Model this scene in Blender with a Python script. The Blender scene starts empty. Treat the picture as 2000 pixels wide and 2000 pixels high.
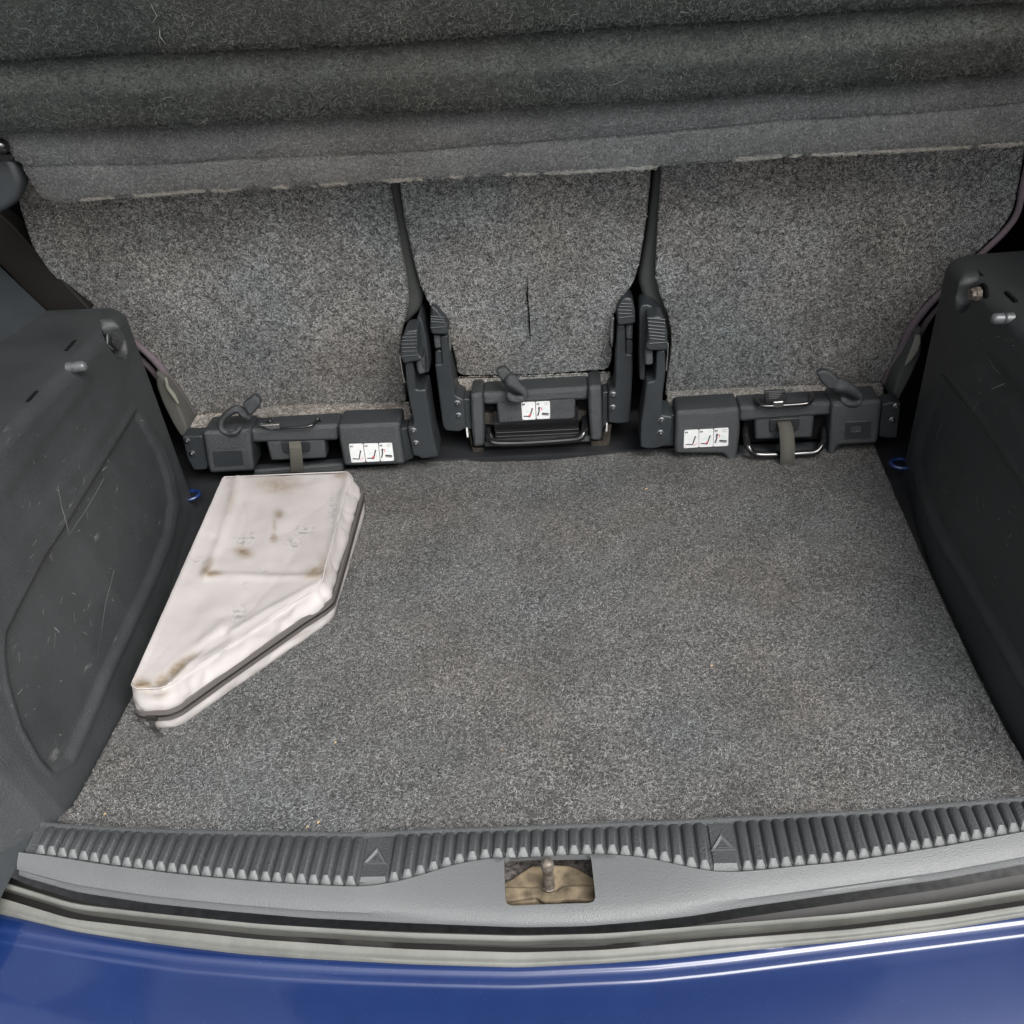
import bpy, bmesh, math, random
import numpy as np
from mathutils import Vector, Matrix, noise

random.seed(7)
rng = np.random.default_rng(7)
sc = bpy.context.scene
COL = sc.collection

# ------------------------------------------------------------------ camera
F_PX, CAM_H = 2000.0, 0.82
d_y = np.array([90, 1300, -2000.0]); d_y /= np.linalg.norm(d_y)
d_x = np.array([1, .045, (90 + 1300 * .045) / 2000]); d_x /= np.linalg.norm(d_x)
d_z = np.cross(d_x, d_y)
ROT = np.array([d_x, d_y, d_z])
CAM = np.array([0, 0, CAM_H])
cd = bpy.data.cameras.new('camera'); cam = bpy.data.objects.new('camera', cd); COL.objects.link(cam)
cd.sensor_width = 36; cd.lens = 36; cd.clip_start = .01; cd.clip_end = 3000
M4 = Matrix(ROT.tolist()).to_4x4(); M4.translation = Vector(CAM); cam.matrix_world = M4
sc.camera = cam

# ------------------------------------------------------------------ world, sun, exposure
SUN_EL, SUN_AZ = math.radians(48), math.radians(146)      # azimuth from +Y towards +X
w = bpy.data.worlds.new('World'); sc.world = w; w.use_nodes = True
wn = w.node_tree.nodes; wl = w.node_tree.links
bg = wn['Background']
sky = wn.new('ShaderNodeTexSky'); sky.sky_type = 'NISHITA'; sky.sun_disc = False
sky.sun_elevation = SUN_EL; sky.sun_rotation = SUN_AZ
sky.air_density = 1.0; sky.dust_density = 4.0
hs = wn.new('ShaderNodeHueSaturation'); hs.inputs['Saturation'].default_value = .22
wl.new(sky.outputs[0], hs.inputs['Color']); wl.new(hs.outputs[0], bg.inputs[0])
bg.inputs[1].default_value = .15
sd = bpy.data.lights.new('sun', 'SUN'); so = bpy.data.objects.new('sun', sd); COL.objects.link(so)
sd.energy = 2.0; sd.angle = math.radians(40); sd.color = (1, .97, .93)
sdir = Vector((math.sin(SUN_AZ) * math.cos(SUN_EL), math.cos(SUN_AZ) * math.cos(SUN_EL), math.sin(SUN_EL)))
so.rotation_euler = sdir.to_track_quat('Z', 'Y').to_euler(); so.location = (0, -1, 5)
sc.view_settings.view_transform = 'Standard'; sc.view_settings.look = 'None'
sc.view_settings.gamma = 1; sc.view_settings.exposure = 1.0
sc.render.engine = 'CYCLES'
sc.cycles.max_bounces = 8; sc.cycles.diffuse_bounces = 5

# ------------------------------------------------------------------ tracing helpers (photo 2000 px frame -> a world plane)
def ray(px, py): return ROT @ np.array([px - 1000.0, 1000.0 - py, -F_PX])
def onax(p, ax, val):
    r = ray(*p); return CAM + r * ((val - CAM[ax]) / r[ax])
def onpl(p, p0, n):
    r = ray(*p); n = np.array(n, float); return CAM + r * (n @ (np.array(p0) - CAM) / (n @ r))
def proj(P):
    q = (np.asarray(P) - CAM) @ ROT
    return np.stack([1000 + F_PX * q[..., 0] / -q[..., 2], 1000 - F_PX * q[..., 1] / -q[..., 2]], -1)
def zc(ox, oy, s, pts): return [(ox + x / s, oy + y / s) for x, y in pts]

# ------------------------------------------------------------------ materials
def newmat(name):
    m = bpy.data.materials.new(name); m.use_nodes = True
    return m, m.node_tree.nodes, m.node_tree.links, m.node_tree.nodes['Principled BSDF']
def ramp(nodes, stops):
    r = nodes.new('ShaderNodeValToRGB'); e = r.color_ramp.elements
    while len(e) < len(stops): e.new(.5)
    for i, (p, c) in enumerate(stops):
        e[i].position = p; e[i].color = (*c, 1) if len(c) == 3 else c
    return r
def g3(v): return (v, v, v)
def plastic(name, col, rough=.5, grain=900, bump=.25, dist=.0006, wear=.25, spec=.5, scuff=0.0):
    m, n, l, b = newmat(name)
    tc = n.new('ShaderNodeTexCoord')
    vo = n.new('ShaderNodeTexVoronoi'); vo.inputs['Scale'].default_value = grain
    nz = n.new('ShaderNodeTexNoise'); nz.inputs['Scale'].default_value = grain * .55; nz.inputs['Detail'].default_value = 2
    l.new(tc.outputs['Object'], vo.inputs['Vector']); l.new(tc.outputs['Object'], nz.inputs['Vector'])
    ad = n.new('ShaderNodeMath'); l.new(vo.outputs['Distance'], ad.inputs[0]); l.new(nz.outputs[0], ad.inputs[1])
    bp = n.new('ShaderNodeBump'); bp.inputs['Strength'].default_value = bump; bp.inputs['Distance'].default_value = dist
    l.new(ad.outputs[0], bp.inputs['Height']); l.new(bp.outputs[0], b.inputs['Normal'])
    big = n.new('ShaderNodeTexNoise'); big.inputs['Scale'].default_value = 9; big.inputs['Detail'].default_value = 8; big.inputs['Roughness'].default_value = .7
    l.new(tc.outputs['Object'], big.inputs['Vector'])
    r = ramp(n, [(.3, tuple(c * (1 - wear) for c in col)), (.7, tuple(min(1, c * (1 + wear)) for c in col))])
    l.new(big.outputs[0], r.inputs[0])
    out = r.outputs[0]
    if scuff:
        # dusty scuffs: sparse streaky pale marks
        mp = n.new('ShaderNodeMapping'); mp.inputs['Scale'].default_value = (60, 14, 45); mp.inputs['Rotation'].default_value = (.6, 0, 0)
        l.new(tc.outputs['Object'], mp.inputs[0])
        s1 = n.new('ShaderNodeTexNoise'); s1.inputs['Scale'].default_value = 1; s1.inputs['Detail'].default_value = 9; s1.inputs['Roughness'].default_value = .8
        l.new(mp.outputs[0], s1.inputs[0])
        s2 = n.new('ShaderNodeTexNoise'); s2.inputs['Scale'].default_value = 7; s2.inputs['Detail'].default_value = 3
        l.new(tc.outputs['Object'], s2.inputs[0])
        r1 = ramp(n, [(.60, g3(0)), (.74, g3(1))]); l.new(s1.outputs[0], r1.inputs[0])
        r2 = ramp(n, [(.45, g3(0)), (.62, g3(1))]); l.new(s2.outputs[0], r2.inputs[0])
        mu = n.new('ShaderNodeMath'); mu.operation = 'MULTIPLY'; l.new(r1.outputs[0], mu.inputs[0]); l.new(r2.outputs[0], mu.inputs[1])
        mu2 = n.new('ShaderNodeMath'); mu2.operation = 'MULTIPLY'; mu2.inputs[1].default_value = scuff; l.new(mu.outputs[0], mu2.inputs[0])
        mx = n.new('ShaderNodeMixRGB'); mx.inputs[2].default_value = (.22, .22, .21, 1)
        l.new(mu2.outputs[0], mx.inputs[0]); l.new(out, mx.inputs[1]); out = mx.outputs[0]
    l.new(out, b.inputs['Base Color'])
    rr = n.new('ShaderNodeMapRange'); rr.inputs[3].default_value = rough - .08; rr.inputs[4].default_value = rough + .1
    l.new(big.outputs[0], rr.inputs[0]); l.new(rr.outputs[0], b.inputs['Roughness'])
    b.inputs['Specular IOR Level'].default_value = spec
    return m
def simple(name, col, rough=.5, metal=0, spec=.5, bump=0, bs=200, var=.12, coat=0):
    m, n, l, b = newmat(name)
    tc = n.new('ShaderNodeTexCoord'); nz = n.new('ShaderNodeTexNoise'); nz.inputs['Scale'].default_value = bs; nz.inputs['Detail'].default_value = 5
    l.new(tc.outputs['Object'], nz.inputs[0])
    r = ramp(n, [(.3, tuple(c * (1 - var) for c in col)), (.7, tuple(min(1, c * (1 + var)) for c in col))])
    l.new(nz.outputs[0], r.inputs[0]); l.new(r.outputs[0], b.inputs['Base Color'])
    b.inputs['Roughness'].default_value = rough; b.inputs['Metallic'].default_value = metal
    b.inputs['Specular IOR Level'].default_value = spec; b.inputs['Coat Weight'].default_value = coat
    if bump:
        bp = n.new('ShaderNodeBump'); bp.inputs['Strength'].default_value = bump; bp.inputs['Distance'].default_value = .001
        l.new(nz.outputs[0], bp.inputs['Height']); l.new(bp.outputs[0], b.inputs['Normal'])
    return m
def carpet_mat(name, lo, hi, warm=(1, 1, 1), scale=420, patch=.2, bump=.8):
    m, n, l, b = newmat(name)
    tc = n.new('ShaderNodeTexCoord')
    n1 = n.new('ShaderNodeTexNoise'); n1.inputs['Scale'].default_value = scale; n1.inputs['Detail'].default_value = 4; n1.inputs['Roughness'].default_value = .7; n1.inputs['Distortion'].default_value = 1.6
    n2 = n.new('ShaderNodeTexNoise'); n2.inputs['Scale'].default_value = 11; n2.inputs['Detail'].default_value = 6; n2.inputs['Roughness'].default_value = .65
    l.new(tc.outputs['Object'], n1.inputs[0]); l.new(tc.outputs['Object'], n2.inputs[0])
    r = ramp(n, [(.40, tuple(lo * c for c in warm)), (.60, tuple(hi * c for c in warm))]); l.new(n1.outputs[0], r.inputs[0])
    r2 = ramp(n, [(.3, g3(1 - patch)), (.7, g3(1 + patch * .4))]); l.new(n2.outputs[0], r2.inputs[0])
    mx = n.new('ShaderNodeMixRGB'); mx.blend_type = 'MULTIPLY'; mx.inputs[0].default_value = 1
    l.new(r.outputs[0], mx.inputs[1]); l.new(r2.outputs[0], mx.inputs[2])
    n3 = n.new('ShaderNodeTexNoise'); n3.inputs['Scale'].default_value = 3.5; n3.inputs['Detail'].default_value = 3; l.new(tc.outputs['Object'], n3.inputs[0])
    r3 = ramp(n, [(.36, (1.0, .99, .98)), (.5, (1, 1, 1)), (.64, (.985, .995, 1.0))]); l.new(n3.outputs[0], r3.inputs[0])
    mx3 = n.new('ShaderNodeMixRGB'); mx3.blend_type = 'MULTIPLY'; mx3.inputs[0].default_value = 1
    l.new(mx.outputs[0], mx3.inputs[1]); l.new(r3.outputs[0], mx3.inputs[2]); l.new(mx3.outputs[0], b.inputs['Base Color'])
    b.inputs['Roughness'].default_value = 1; b.inputs['Specular IOR Level'].default_value = .1
    bp = n.new('ShaderNodeBump'); bp.inputs['Strength'].default_value = bump; bp.inputs['Distance'].default_value = .002
    l.new(n1.outputs[0], bp.inputs['Height']); l.new(bp.outputs[0], b.inputs['Normal'])
    return m
def fibre_mat(name, lo, hi, warm=(1, 1, 1), patch=.32):
    m, n, l, b = newmat(name)
    at = n.new('ShaderNodeAttribute'); at.attribute_name = 'tone'
    r = ramp(n, [(0, tuple(lo * c for c in warm)), (.55, tuple((lo * .6 + hi * .4) * c for c in warm)), (1, tuple(hi * c for c in warm))])
    l.new(at.outputs['Fac'], r.inputs[0])
    tc = n.new('ShaderNodeTexCoord'); n2 = n.new('ShaderNodeTexNoise'); n2.inputs['Scale'].default_value = 9; n2.inputs['Detail'].default_value = 5; n2.inputs['Roughness'].default_value = .65
    l.new(tc.outputs['Object'], n2.inputs[0])
    r2 = ramp(n, [(.3, g3(1 - patch)), (.7, g3(1 + patch * .3))]); l.new(n2.outputs[0], r2.inputs[0])
    mx = n.new('ShaderNodeMixRGB'); mx.blend_type = 'MULTIPLY'; mx.inputs[0].default_value = 1
    l.new(r.outputs[0], mx.inputs[1]); l.new(r2.outputs[0], mx.inputs[2])
    n3 = n.new('ShaderNodeTexNoise'); n3.inputs['Scale'].default_value = 3.5; n3.inputs['Detail'].default_value = 3; l.new(tc.outputs['Object'], n3.inputs[0])
    r3 = ramp(n, [(.36, (1.0, .95, .90)), (.5, (1, 1, 1)), (.64, (.90, .98, 1.0))]); l.new(n3.outputs[0], r3.inputs[0])
    mx3 = n.new('ShaderNodeMixRGB'); mx3.blend_type = 'MULTIPLY'; mx3.inputs[0].default_value = 1
    l.new(mx.outputs[0], mx3.inputs[1]); l.new(r3.outputs[0], mx3.inputs[2]); l.new(mx3.outputs[0], b.inputs['Base Color'])
    b.inputs['Roughness'].default_value = .9; b.inputs['Specular IOR Level'].default_value = .15
    return m

MAT = {}
MAT['plastic'] = plastic('grained_grey_plastic', (.029, .033, .036), .33, 1000, .8, .0010, spec=.7)
MAT['bracket'] = plastic('bracket_plastic', (.021, .025, .028), .40, 900, .4, .0006)
MAT['darkplastic'] = plastic('dark_plastic', (.018, .019, .021), .45, 900, .15, .0004)
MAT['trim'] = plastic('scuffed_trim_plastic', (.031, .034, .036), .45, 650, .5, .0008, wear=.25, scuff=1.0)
MAT['trim_r'] = plastic('scuffed_trim_plastic_shaded', (.023, .025, .026), .5, 650, .3, .0006, wear=.2, scuff=.4)  # same plastic as the left trim, with the right side's shade in its colour
MAT['ledge'] = plastic('pillar_plastic', (.024, .028, .031), .5, 900, .12, .0005)
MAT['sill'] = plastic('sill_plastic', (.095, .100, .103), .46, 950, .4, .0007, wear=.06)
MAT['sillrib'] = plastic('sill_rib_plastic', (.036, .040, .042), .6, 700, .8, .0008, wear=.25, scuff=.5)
MAT['rubber'] = plastic('weathered_rubber', (.115, .117, .108), .6, 300, .2, .0005, wear=.3)
MAT['rubberdk'] = plastic('gap_shaded_rubber', (.011, .0105, .010), .6, 300, .2, .0005, wear=.3)  # seal rubber coloured dark to stand in for shade in the gaps
MAT['carpet'] = carpet_mat('carpet_base', .02, .15, (1, .99, .98), patch=.38)
MAT['carpetf'] = fibre_mat('carpet_fibre', .02, .43, (1, .995, .985))
MAT['seatc'] = carpet_mat('seat_carpet_base', .02, .22, (1, 1, .98), 330)
MAT['seatf'] = fibre_mat('seat_carpet_fibre', .02, .60, (1, 1, .98))
MAT['flapc'] = carpet_mat('seat_flap_base', .07, .28, (1.05, .98, .9), 330)
MAT['flapf'] = fibre_mat('flap_fibre', .07, .62, (1.03, .98, .92))
MAT['felt'] = carpet_mat('shelf_felt', .052, .10, (.935, 1.0, .925), 600, .4, .5)
MAT['band'] = carpet_mat('shelf_band_felt', .08, .17, (.99, 1.0, 1.0), 500, .4, .7)
MAT['bandf'] = fibre_mat('shelf_band_fibre', .08, .34, (.99, 1.0, 1.0), .2)
MAT['feltf'] = fibre_mat('shelf_felt_fibre', .04, .20, (.94, 1.0, .93), .35)
MAT['fray'] = fibre_mat('frayed_fibre', .22, .55, (1, .96, .88), .1)
MAT['lint'] = fibre_mat('pale_lint', .07, .26, (1, .97, .9), .1)
MAT['bolster'] = simple('seat_side_cloth', (.065, .07, .067), .9, 0, .2, .3, 500)
MAT['lavender'] = simple('mauve_piping', (.13, .105, .12), .85, 0, .2, .5, 300)
MAT['grey_cloth'] = simple('seat_grey_cloth', (.075, .075, .068), .9, 0, .2, .4, 300)
MAT['stud'] = simple('smooth_stud', (.075, .08, .085), .35, 0, .6)
MAT['cream'] = simple('cream_tag', (.20, .20, .165), .8)
MAT['black'] = simple('void_black', (.006, .006, .007), .9, 0, .1)
MAT['gloss'] = simple('black_enamel', (.008, .008, .009), .18, 0, .6, coat=.5)
MAT['metal'] = simple('bright_metal', (.5, .5, .49), .3, 1, .5, .1, 300, .3)
MAT['pin'] = simple('worn_steel', (.15, .13, .11), .6, .6, .5, .5, 260, .5)
MAT['bolt'] = simple('steel_bolt', (.32, .33, .34), .35, 1, .5, .1, 400, .3)
MAT['rusty'] = simple('grimy_metal', (.04, .034, .028), .6, .4, .5, .4, 150, .6)
MAT['tan'] = simple('dusty_tan_metal', (.15, .12, .08), .75, 0, .3, .6, 70, .6)
MAT['grime'] = simple('grime', (.10, .09, .085), .9, 0, .2, 1, 250, .7)
MAT['white'] = simple('sticker_white', (.62, .63, .63), .45, var=.05)
MAT['print'] = simple('sticker_black', (.03, .03, .03), .5)
MAT['red'] = simple('sticker_red', (.6, .1, .12), .5)
MAT['cyan'] = simple('sticker_green', (.35, .6, .52), .5)
MAT['strap'] = simple('webbing', (.075, .073, .062), .85, 0, .2, .8, 900)
MAT['tape'] = simple('zip_tape', (.085, .078, .075), .8, 0, .2, .6, 800)
MAT['teeth'] = simple('zip_teeth', (.02, .019, .018), .4, 0, .5)
MAT['asphalt'] = simple('asphalt', (.06, .06, .06), .9, 0, .3, .5, 60, .3)
MAT['brown'] = simple('dark_brown_trim', (.007, .006, .005), .75, 0, .3, .2, 300)
MAT['leaf'] = simple('dry_crumb', (.4, .28, .14), .8)
# blue clear-coated paint with dust specks
m, n, l, b = newmat('blue_car_paint')
tc = n.new('ShaderNodeTexCoord'); vo = n.new('ShaderNodeTexVoronoi'); vo.inputs['Scale'].default_value = 190
l.new(tc.outputs['Object'], vo.inputs[0])
sp = ramp(n, [(.03, g3(1)), (.08, g3(0))]); l.new(vo.outputs['Distance'], sp.inputs[0])
sx = n.new('ShaderNodeSeparateColor'); l.new(vo.outputs['Color'], sx.inputs[0])
th = n.new('ShaderNodeMath'); th.operation = 'GREATER_THAN'; th.inputs[1].default_value = .55; l.new(sx.outputs[0], th.inputs[0])
mu = n.new('ShaderNodeMath'); mu.operation = 'MULTIPLY'; l.new(sp.outputs[0], mu.inputs[0]); l.new(th.outputs[0], mu.inputs[1])
du = n.new('ShaderNodeTexNoise'); du.inputs['Scale'].default_value = 14; du.inputs['Detail'].default_value = 10; du.inputs['Roughness'].default_value = .75; l.new(tc.outputs['Object'], du.inputs[0])
dr = ramp(n, [(.35, (.002, .013, .072)), (.75, (.004, .019, .085))]); l.new(du.outputs[0], dr.inputs[0])
mx = n.new('ShaderNodeMixRGB'); mx.inputs[2].default_value = (.35, .4, .5, 1); mf = n.new('ShaderNodeMath'); mf.operation = 'MULTIPLY'; mf.inputs[1].default_value = .35
l.new(mu.outputs[0], mf.inputs[0]); l.new(mf.outputs[0], mx.inputs[0]); l.new(dr.outputs[0], mx.inputs[1]); l.new(mx.outputs[0], b.inputs['Base Color'])
b.inputs['Roughness'].default_value = .42; b.inputs['Coat Weight'].default_value = 1; b.inputs['Coat Roughness'].default_value = .09; b.inputs['Coat IOR'].default_value = 1.42
MAT['paint'] = m
# white vinyl with stain attribute
m, n, l, b = newmat('white_vinyl')
tc = n.new('ShaderNodeTexCoord'); at = n.new('ShaderNodeAttribute'); at.attribute_name = 'stain'
nz = n.new('ShaderNodeTexNoise'); nz.inputs['Scale'].default_value = 60; nz.inputs['Detail'].default_value = 8; nz.inputs['Roughness'].default_value = .75
l.new(tc.outputs['Object'], nz.inputs[0])
mm = n.new('ShaderNodeMath'); mm.operation = 'MULTIPLY'; nr = ramp(n, [(.33, g3(.35)), (.58, g3(1))]); l.new(nz.outputs[0], nr.inputs[0])
l.new(nr.outputs[0], mm.inputs[0]); l.new(at.outputs['Fac'], mm.inputs[1])
base = ramp(n, [(.3, (.34, .317, .311)), (.7, (.405, .382, .377))]); n3 = n.new('ShaderNodeTexNoise'); n3.inputs['Scale'].default_value = 12; n3.inputs['Detail'].default_value = 4
l.new(tc.outputs['Object'], n3.inputs[0]); l.new(n3.outputs[0], base.inputs[0])
mx = n.new('ShaderNodeMixRGB'); mx.inputs[2].default_value = (.15, .105, .05, 1); l.new(mm.outputs[0], mx.inputs[0]); l.new(base.outputs[0], mx.inputs[1])
at2 = n.new('ShaderNodeAttribute'); at2.attribute_name = 'smudge'
m2 = n.new('ShaderNodeMath'); m2.operation = 'MULTIPLY'; nr2 = ramp(n, [(.48, g3(0)), (.6, g3(1))]); n4 = n.new('ShaderNodeTexNoise'); n4.inputs['Scale'].default_value = 160; n4.inputs['Detail'].default_value = 4
l.new(tc.outputs['Object'], n4.inputs[0]); l.new(n4.outputs[0], nr2.inputs[0]); l.new(nr2.outputs[0], m2.inputs[0]); l.new(at2.outputs['Fac'], m2.inputs[1])
mx2 = n.new('ShaderNodeMixRGB'); mx2.inputs[2].default_value = (.2, .19, .19, 1); l.new(m2.outputs[0], mx2.inputs[0]); l.new(mx.outputs[0], mx2.inputs[1])
l.new(mx2.outputs[0], b.inputs['Base Color'])
b.inputs['Roughness'].default_value = .42; b.inputs['Specular IOR Level'].default_value = .5
bp = n.new('ShaderNodeBump'); bp.inputs['Strength'].default_value = .25; bp.inputs['Distance'].default_value = .0015
n5 = n.new('ShaderNodeTexNoise'); n5.inputs['Scale'].default_value = 45; n5.inputs['Detail'].default_value = 3; n5.inputs['Distortion'].default_value = 1.5
l.new(tc.outputs['Object'], n5.inputs[0]); l.new(n5.outputs[0], bp.inputs['Height']); l.new(bp.outputs[0], b.inputs['Normal'])
MAT['vinyl'] = m

# ------------------------------------------------------------------ mesh helpers
class MB:
    def __init__(s): s.v = []; s.f = []; s.m = []; s.mats = []
    def mi(s, mat):
        if mat not in s.mats: s.mats.append(mat)
        return s.mats.index(mat)
    def add(s, vs, fs, mat):
        o = len(s.v); k = s.mi(mat)
        s.v += [tuple(float(c) for c in p) for p in vs]; s.f += [tuple(i + o for i in f) for f in fs]; s.m += [k] * len(fs)
        return s
    def build(s, name, parent=None, smooth=35, mod=None):
        me = bpy.data.meshes.new(name); me.from_pydata(s.v, [], s.f); me.update()
        for mt in s.mats: me.materials.append(MAT[mt])
        me.polygons.foreach_set('material_index', s.m)
        if smooth:
            me.polygons.foreach_set('use_smooth', [True] * len(s.f)); me.set_sharp_from_angle(angle=math.radians(smooth))
        return link(name, me, parent)
def link(name, me, parent=None):
    o = bpy.data.objects.new(name, me); COL.objects.link(o)
    if parent: o.parent = parent
    return o
def thing(name, label, cat, group=None, loc=(0, 0, 0)):
    o = bpy.data.objects.new(name, None); COL.objects.link(o); o.empty_display_size = .05
    return tag(o, label, cat, group)
def tag(o, label=None, cat=None, group=None, kind=None):
    if label: o['label'] = label
    if cat: o['category'] = cat
    if group: o['group'] = group
    if kind: o['kind'] = kind
    return o
def roundpoly(pts, r, n=4):
    out = []; N = len(pts)
    for i in range(N):
        p = np.array(pts[i], float); a = np.array(pts[i - 1], float); c = np.array(pts[(i + 1) % N], float)
        ri = r[i] if isinstance(r, (list, tuple)) else r
        la, lc = np.linalg.norm(a - p), np.linalg.norm(c - p)
        d = min(ri, la * .45, lc * .45)
        if d < 1e-6: out.append(tuple(p)); continue
        A = p + (a - p) / la * d; C = p + (c - p) / lc * d
        for k in range(n + 1):
            t = k / n; out.append(tuple((1 - t) ** 2 * A + 2 * t * (1 - t) * p + t * t * C))
    return out
XV, YV, ZV = np.array([1., 0, 0]), np.array([0, 1., 0]), np.array([0, 0, 1.])
def plate(mb, loops, org, u, v, depth, bev, mat, bres=2):
    """solid slab: front face on the plane, extruded away from n=u x v, with rounded edges"""
    cu = bpy.data.curves.new('t', 'CURVE'); cu.dimensions = '2D'; cu.fill_mode = 'BOTH'
    for lp in loops:
        s = cu.splines.new('POLY'); s.points.add(len(lp) - 1)
        for i, p in enumerate(lp): s.points[i].co = (p[0], p[1], 0, 1)
        s.use_cyclic_u = True
    cu.extrude = max(depth / 2 - bev, 1e-5); cu.bevel_depth = bev; cu.bevel_resolution = bres; cu.offset = -bev
    ob = bpy.data.objects.new('t', cu); me = bpy.data.meshes.new_from_object(ob)
    nrm = np.cross(u, v); c0 = np.array(org) - nrm * depth / 2
    vs = [c0 + np.array(u) * p.co[0] + np.array(v) * p.co[1] + nrm * p.co[2] for p in me.vertices]
    mb.add(vs, [tuple(f.vertices) for f in me.polygons], mat)
    bpy.data.meshes.remove(me); bpy.data.objects.remove(ob); bpy.data.curves.remove(cu)
def py(mb, pts, y, depth, bev, mat, r=.003, holes=(), bres=2):
    """slab traced on the upright plane Y=y"""
    f = lambda q: [(p[0], p[2]) for p in (onax(a, 1, y) for a in q)]
    L = [roundpoly(f(pts), r)] + [roundpoly(f(h), r) for h in holes]
    plate(mb, L, (0, y, 0), XV, ZV, depth, bev, mat, bres)
def pz(mb, pts, z, depth, bev, mat, r=.003, holes=()):
    f = lambda q: [(p[0], p[1]) for p in (onax(a, 2, z) for a in q)]
    L = [roundpoly(f(pts), r)] + [roundpoly(f(h), r) for h in holes]
    plate(mb, L, (0, 0, z), XV, YV, depth, bev, mat)
def tube(mb, pts, r, mat, n=10, caps=True, smooth=0):
    P = [np.array(p, float) for p in pts]
    if smooth:
        Q = []; K = len(P)
        for i in range(K - 1):
            a, b_, c_, d_ = P[max(i - 1, 0)], P[i], P[i + 1], P[min(i + 2, K - 1)]
            for k in range(smooth):
                t = k / smooth
                Q.append(.5 * (2 * b_ + (c_ - a) * t + (2 * a - 5 * b_ + 4 * c_ - d_) * t * t + (3 * b_ - a - 3 * c_ + d_) * t ** 3))
        Q.append(P[-1])
        if hasattr(r, '__len__'): r = np.interp(np.linspace(0, 1, len(Q)), np.linspace(0, 1, len(r)), r)
        P = Q
    R = r if hasattr(r, '__len__') else [r] * len(P)
    vs = []; fs = []; up = None
    for i, p in enumerate(P):
        t = P[min(i + 1, len(P) - 1)] - P[max(i - 1, 0)]; t = t / (np.linalg.norm(t) + 1e-12)
        if up is None:
            up = np.cross(t, ZV if abs(t[2]) < .9 else XV)
        up = up - t * (up @ t); up /= np.linalg.norm(up); s = np.cross(t, up)
        for k in range(n):
            a = 2 * math.pi * k / n; vs.append(p + R[i] * (math.cos(a) * up + math.sin(a) * s))
    for i in range(len(P) - 1):
        for k in range(n): fs.append((i * n + k, i * n + (k + 1) % n, (i + 1) * n + (k + 1) % n, (i + 1) * n + k))
    if caps: fs += [tuple(range(n))[::-1], tuple((len(P) - 1) * n + k for k in range(n))]
    mb.add(vs, fs, mat)
def lathe(mb, c, axis, prof, mat, n=14):
    axis = np.array(axis, float); axis /= np.linalg.norm(axis); up = np.cross(axis, ZV if abs(axis[2]) < .9 else XV); up /= np.linalg.norm(up); s = np.cross(axis, up)
    vs = []; fs = []
    for h, r in prof:
        for k in range(n): a = 2 * math.pi * k / n; vs.append(np.array(c) + axis * h + r * (math.cos(a) * up + math.sin(a) * s))
    for i in range(len(prof) - 1):
        for k in range(n): fs.append((i * n + k, i * n + (k + 1) % n, (i + 1) * n + (k + 1) % n, (i + 1) * n + k))
    fs += [tuple(range(n))[::-1], tuple((len(prof) - 1) * n + k for k in range(n))]
    mb.add(vs, fs, mat)
def grid(mb, rows, mat, close=False):
    R = len(rows); Cn = len(rows[0]); vs = [p for r in rows for p in r]; fs = []
    for i in range(R - 1):
        for j in range(Cn if close else Cn - 1):
            fs.append((i * Cn + j, i * Cn + (j + 1) % Cn, (i + 1) * Cn + (j + 1) % Cn, (i + 1) * Cn + j))
    mb.add(vs, fs, mat)
def box(mb, lo, hi, mat):
    x0, y0, z0 = lo; x1, y1, z1 = hi
    mb.add([(x0, y0, z0), (x1, y0, z0), (x1, y1, z0), (x0, y1, z0), (x0, y0, z1), (x1, y0, z1), (x1, y1, z1), (x0, y1, z1)],
           [(0, 3, 2, 1), (4, 5, 6, 7), (0, 1, 5, 4), (1, 2, 6, 5), (2, 3, 7, 6), (3, 0, 4, 7)], mat)
def inpoly(P, poly):
    x, y = P[:, 0], P[:, 1]; ins = np.zeros(len(P), bool); q = np.array(poly); j = len(q) - 1
    for i in range(len(q)):
        c = ((q[i, 1] > y) != (q[j, 1] > y)) & (x < (q[j, 0] - q[i, 0]) * (y - q[i, 1]) / (q[j, 1] - q[i, 1] + 1e-12) + q[i, 0]); ins ^= c; j = i
    return ins
def segdist(P, poly, closed=True):
    q = np.array(poly, float); D = np.full(len(P), 1e9); N = len(q)
    for i in range(N if closed else N - 1):
        a, b_ = q[i], q[(i + 1) % N]; ab = b_ - a; t = np.clip(((P - a) @ ab) / (ab @ ab + 1e-12), 0, 1)
        D = np.minimum(D, np.linalg.norm(P - a - t[:, None] * ab, axis=1))
    return D
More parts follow.
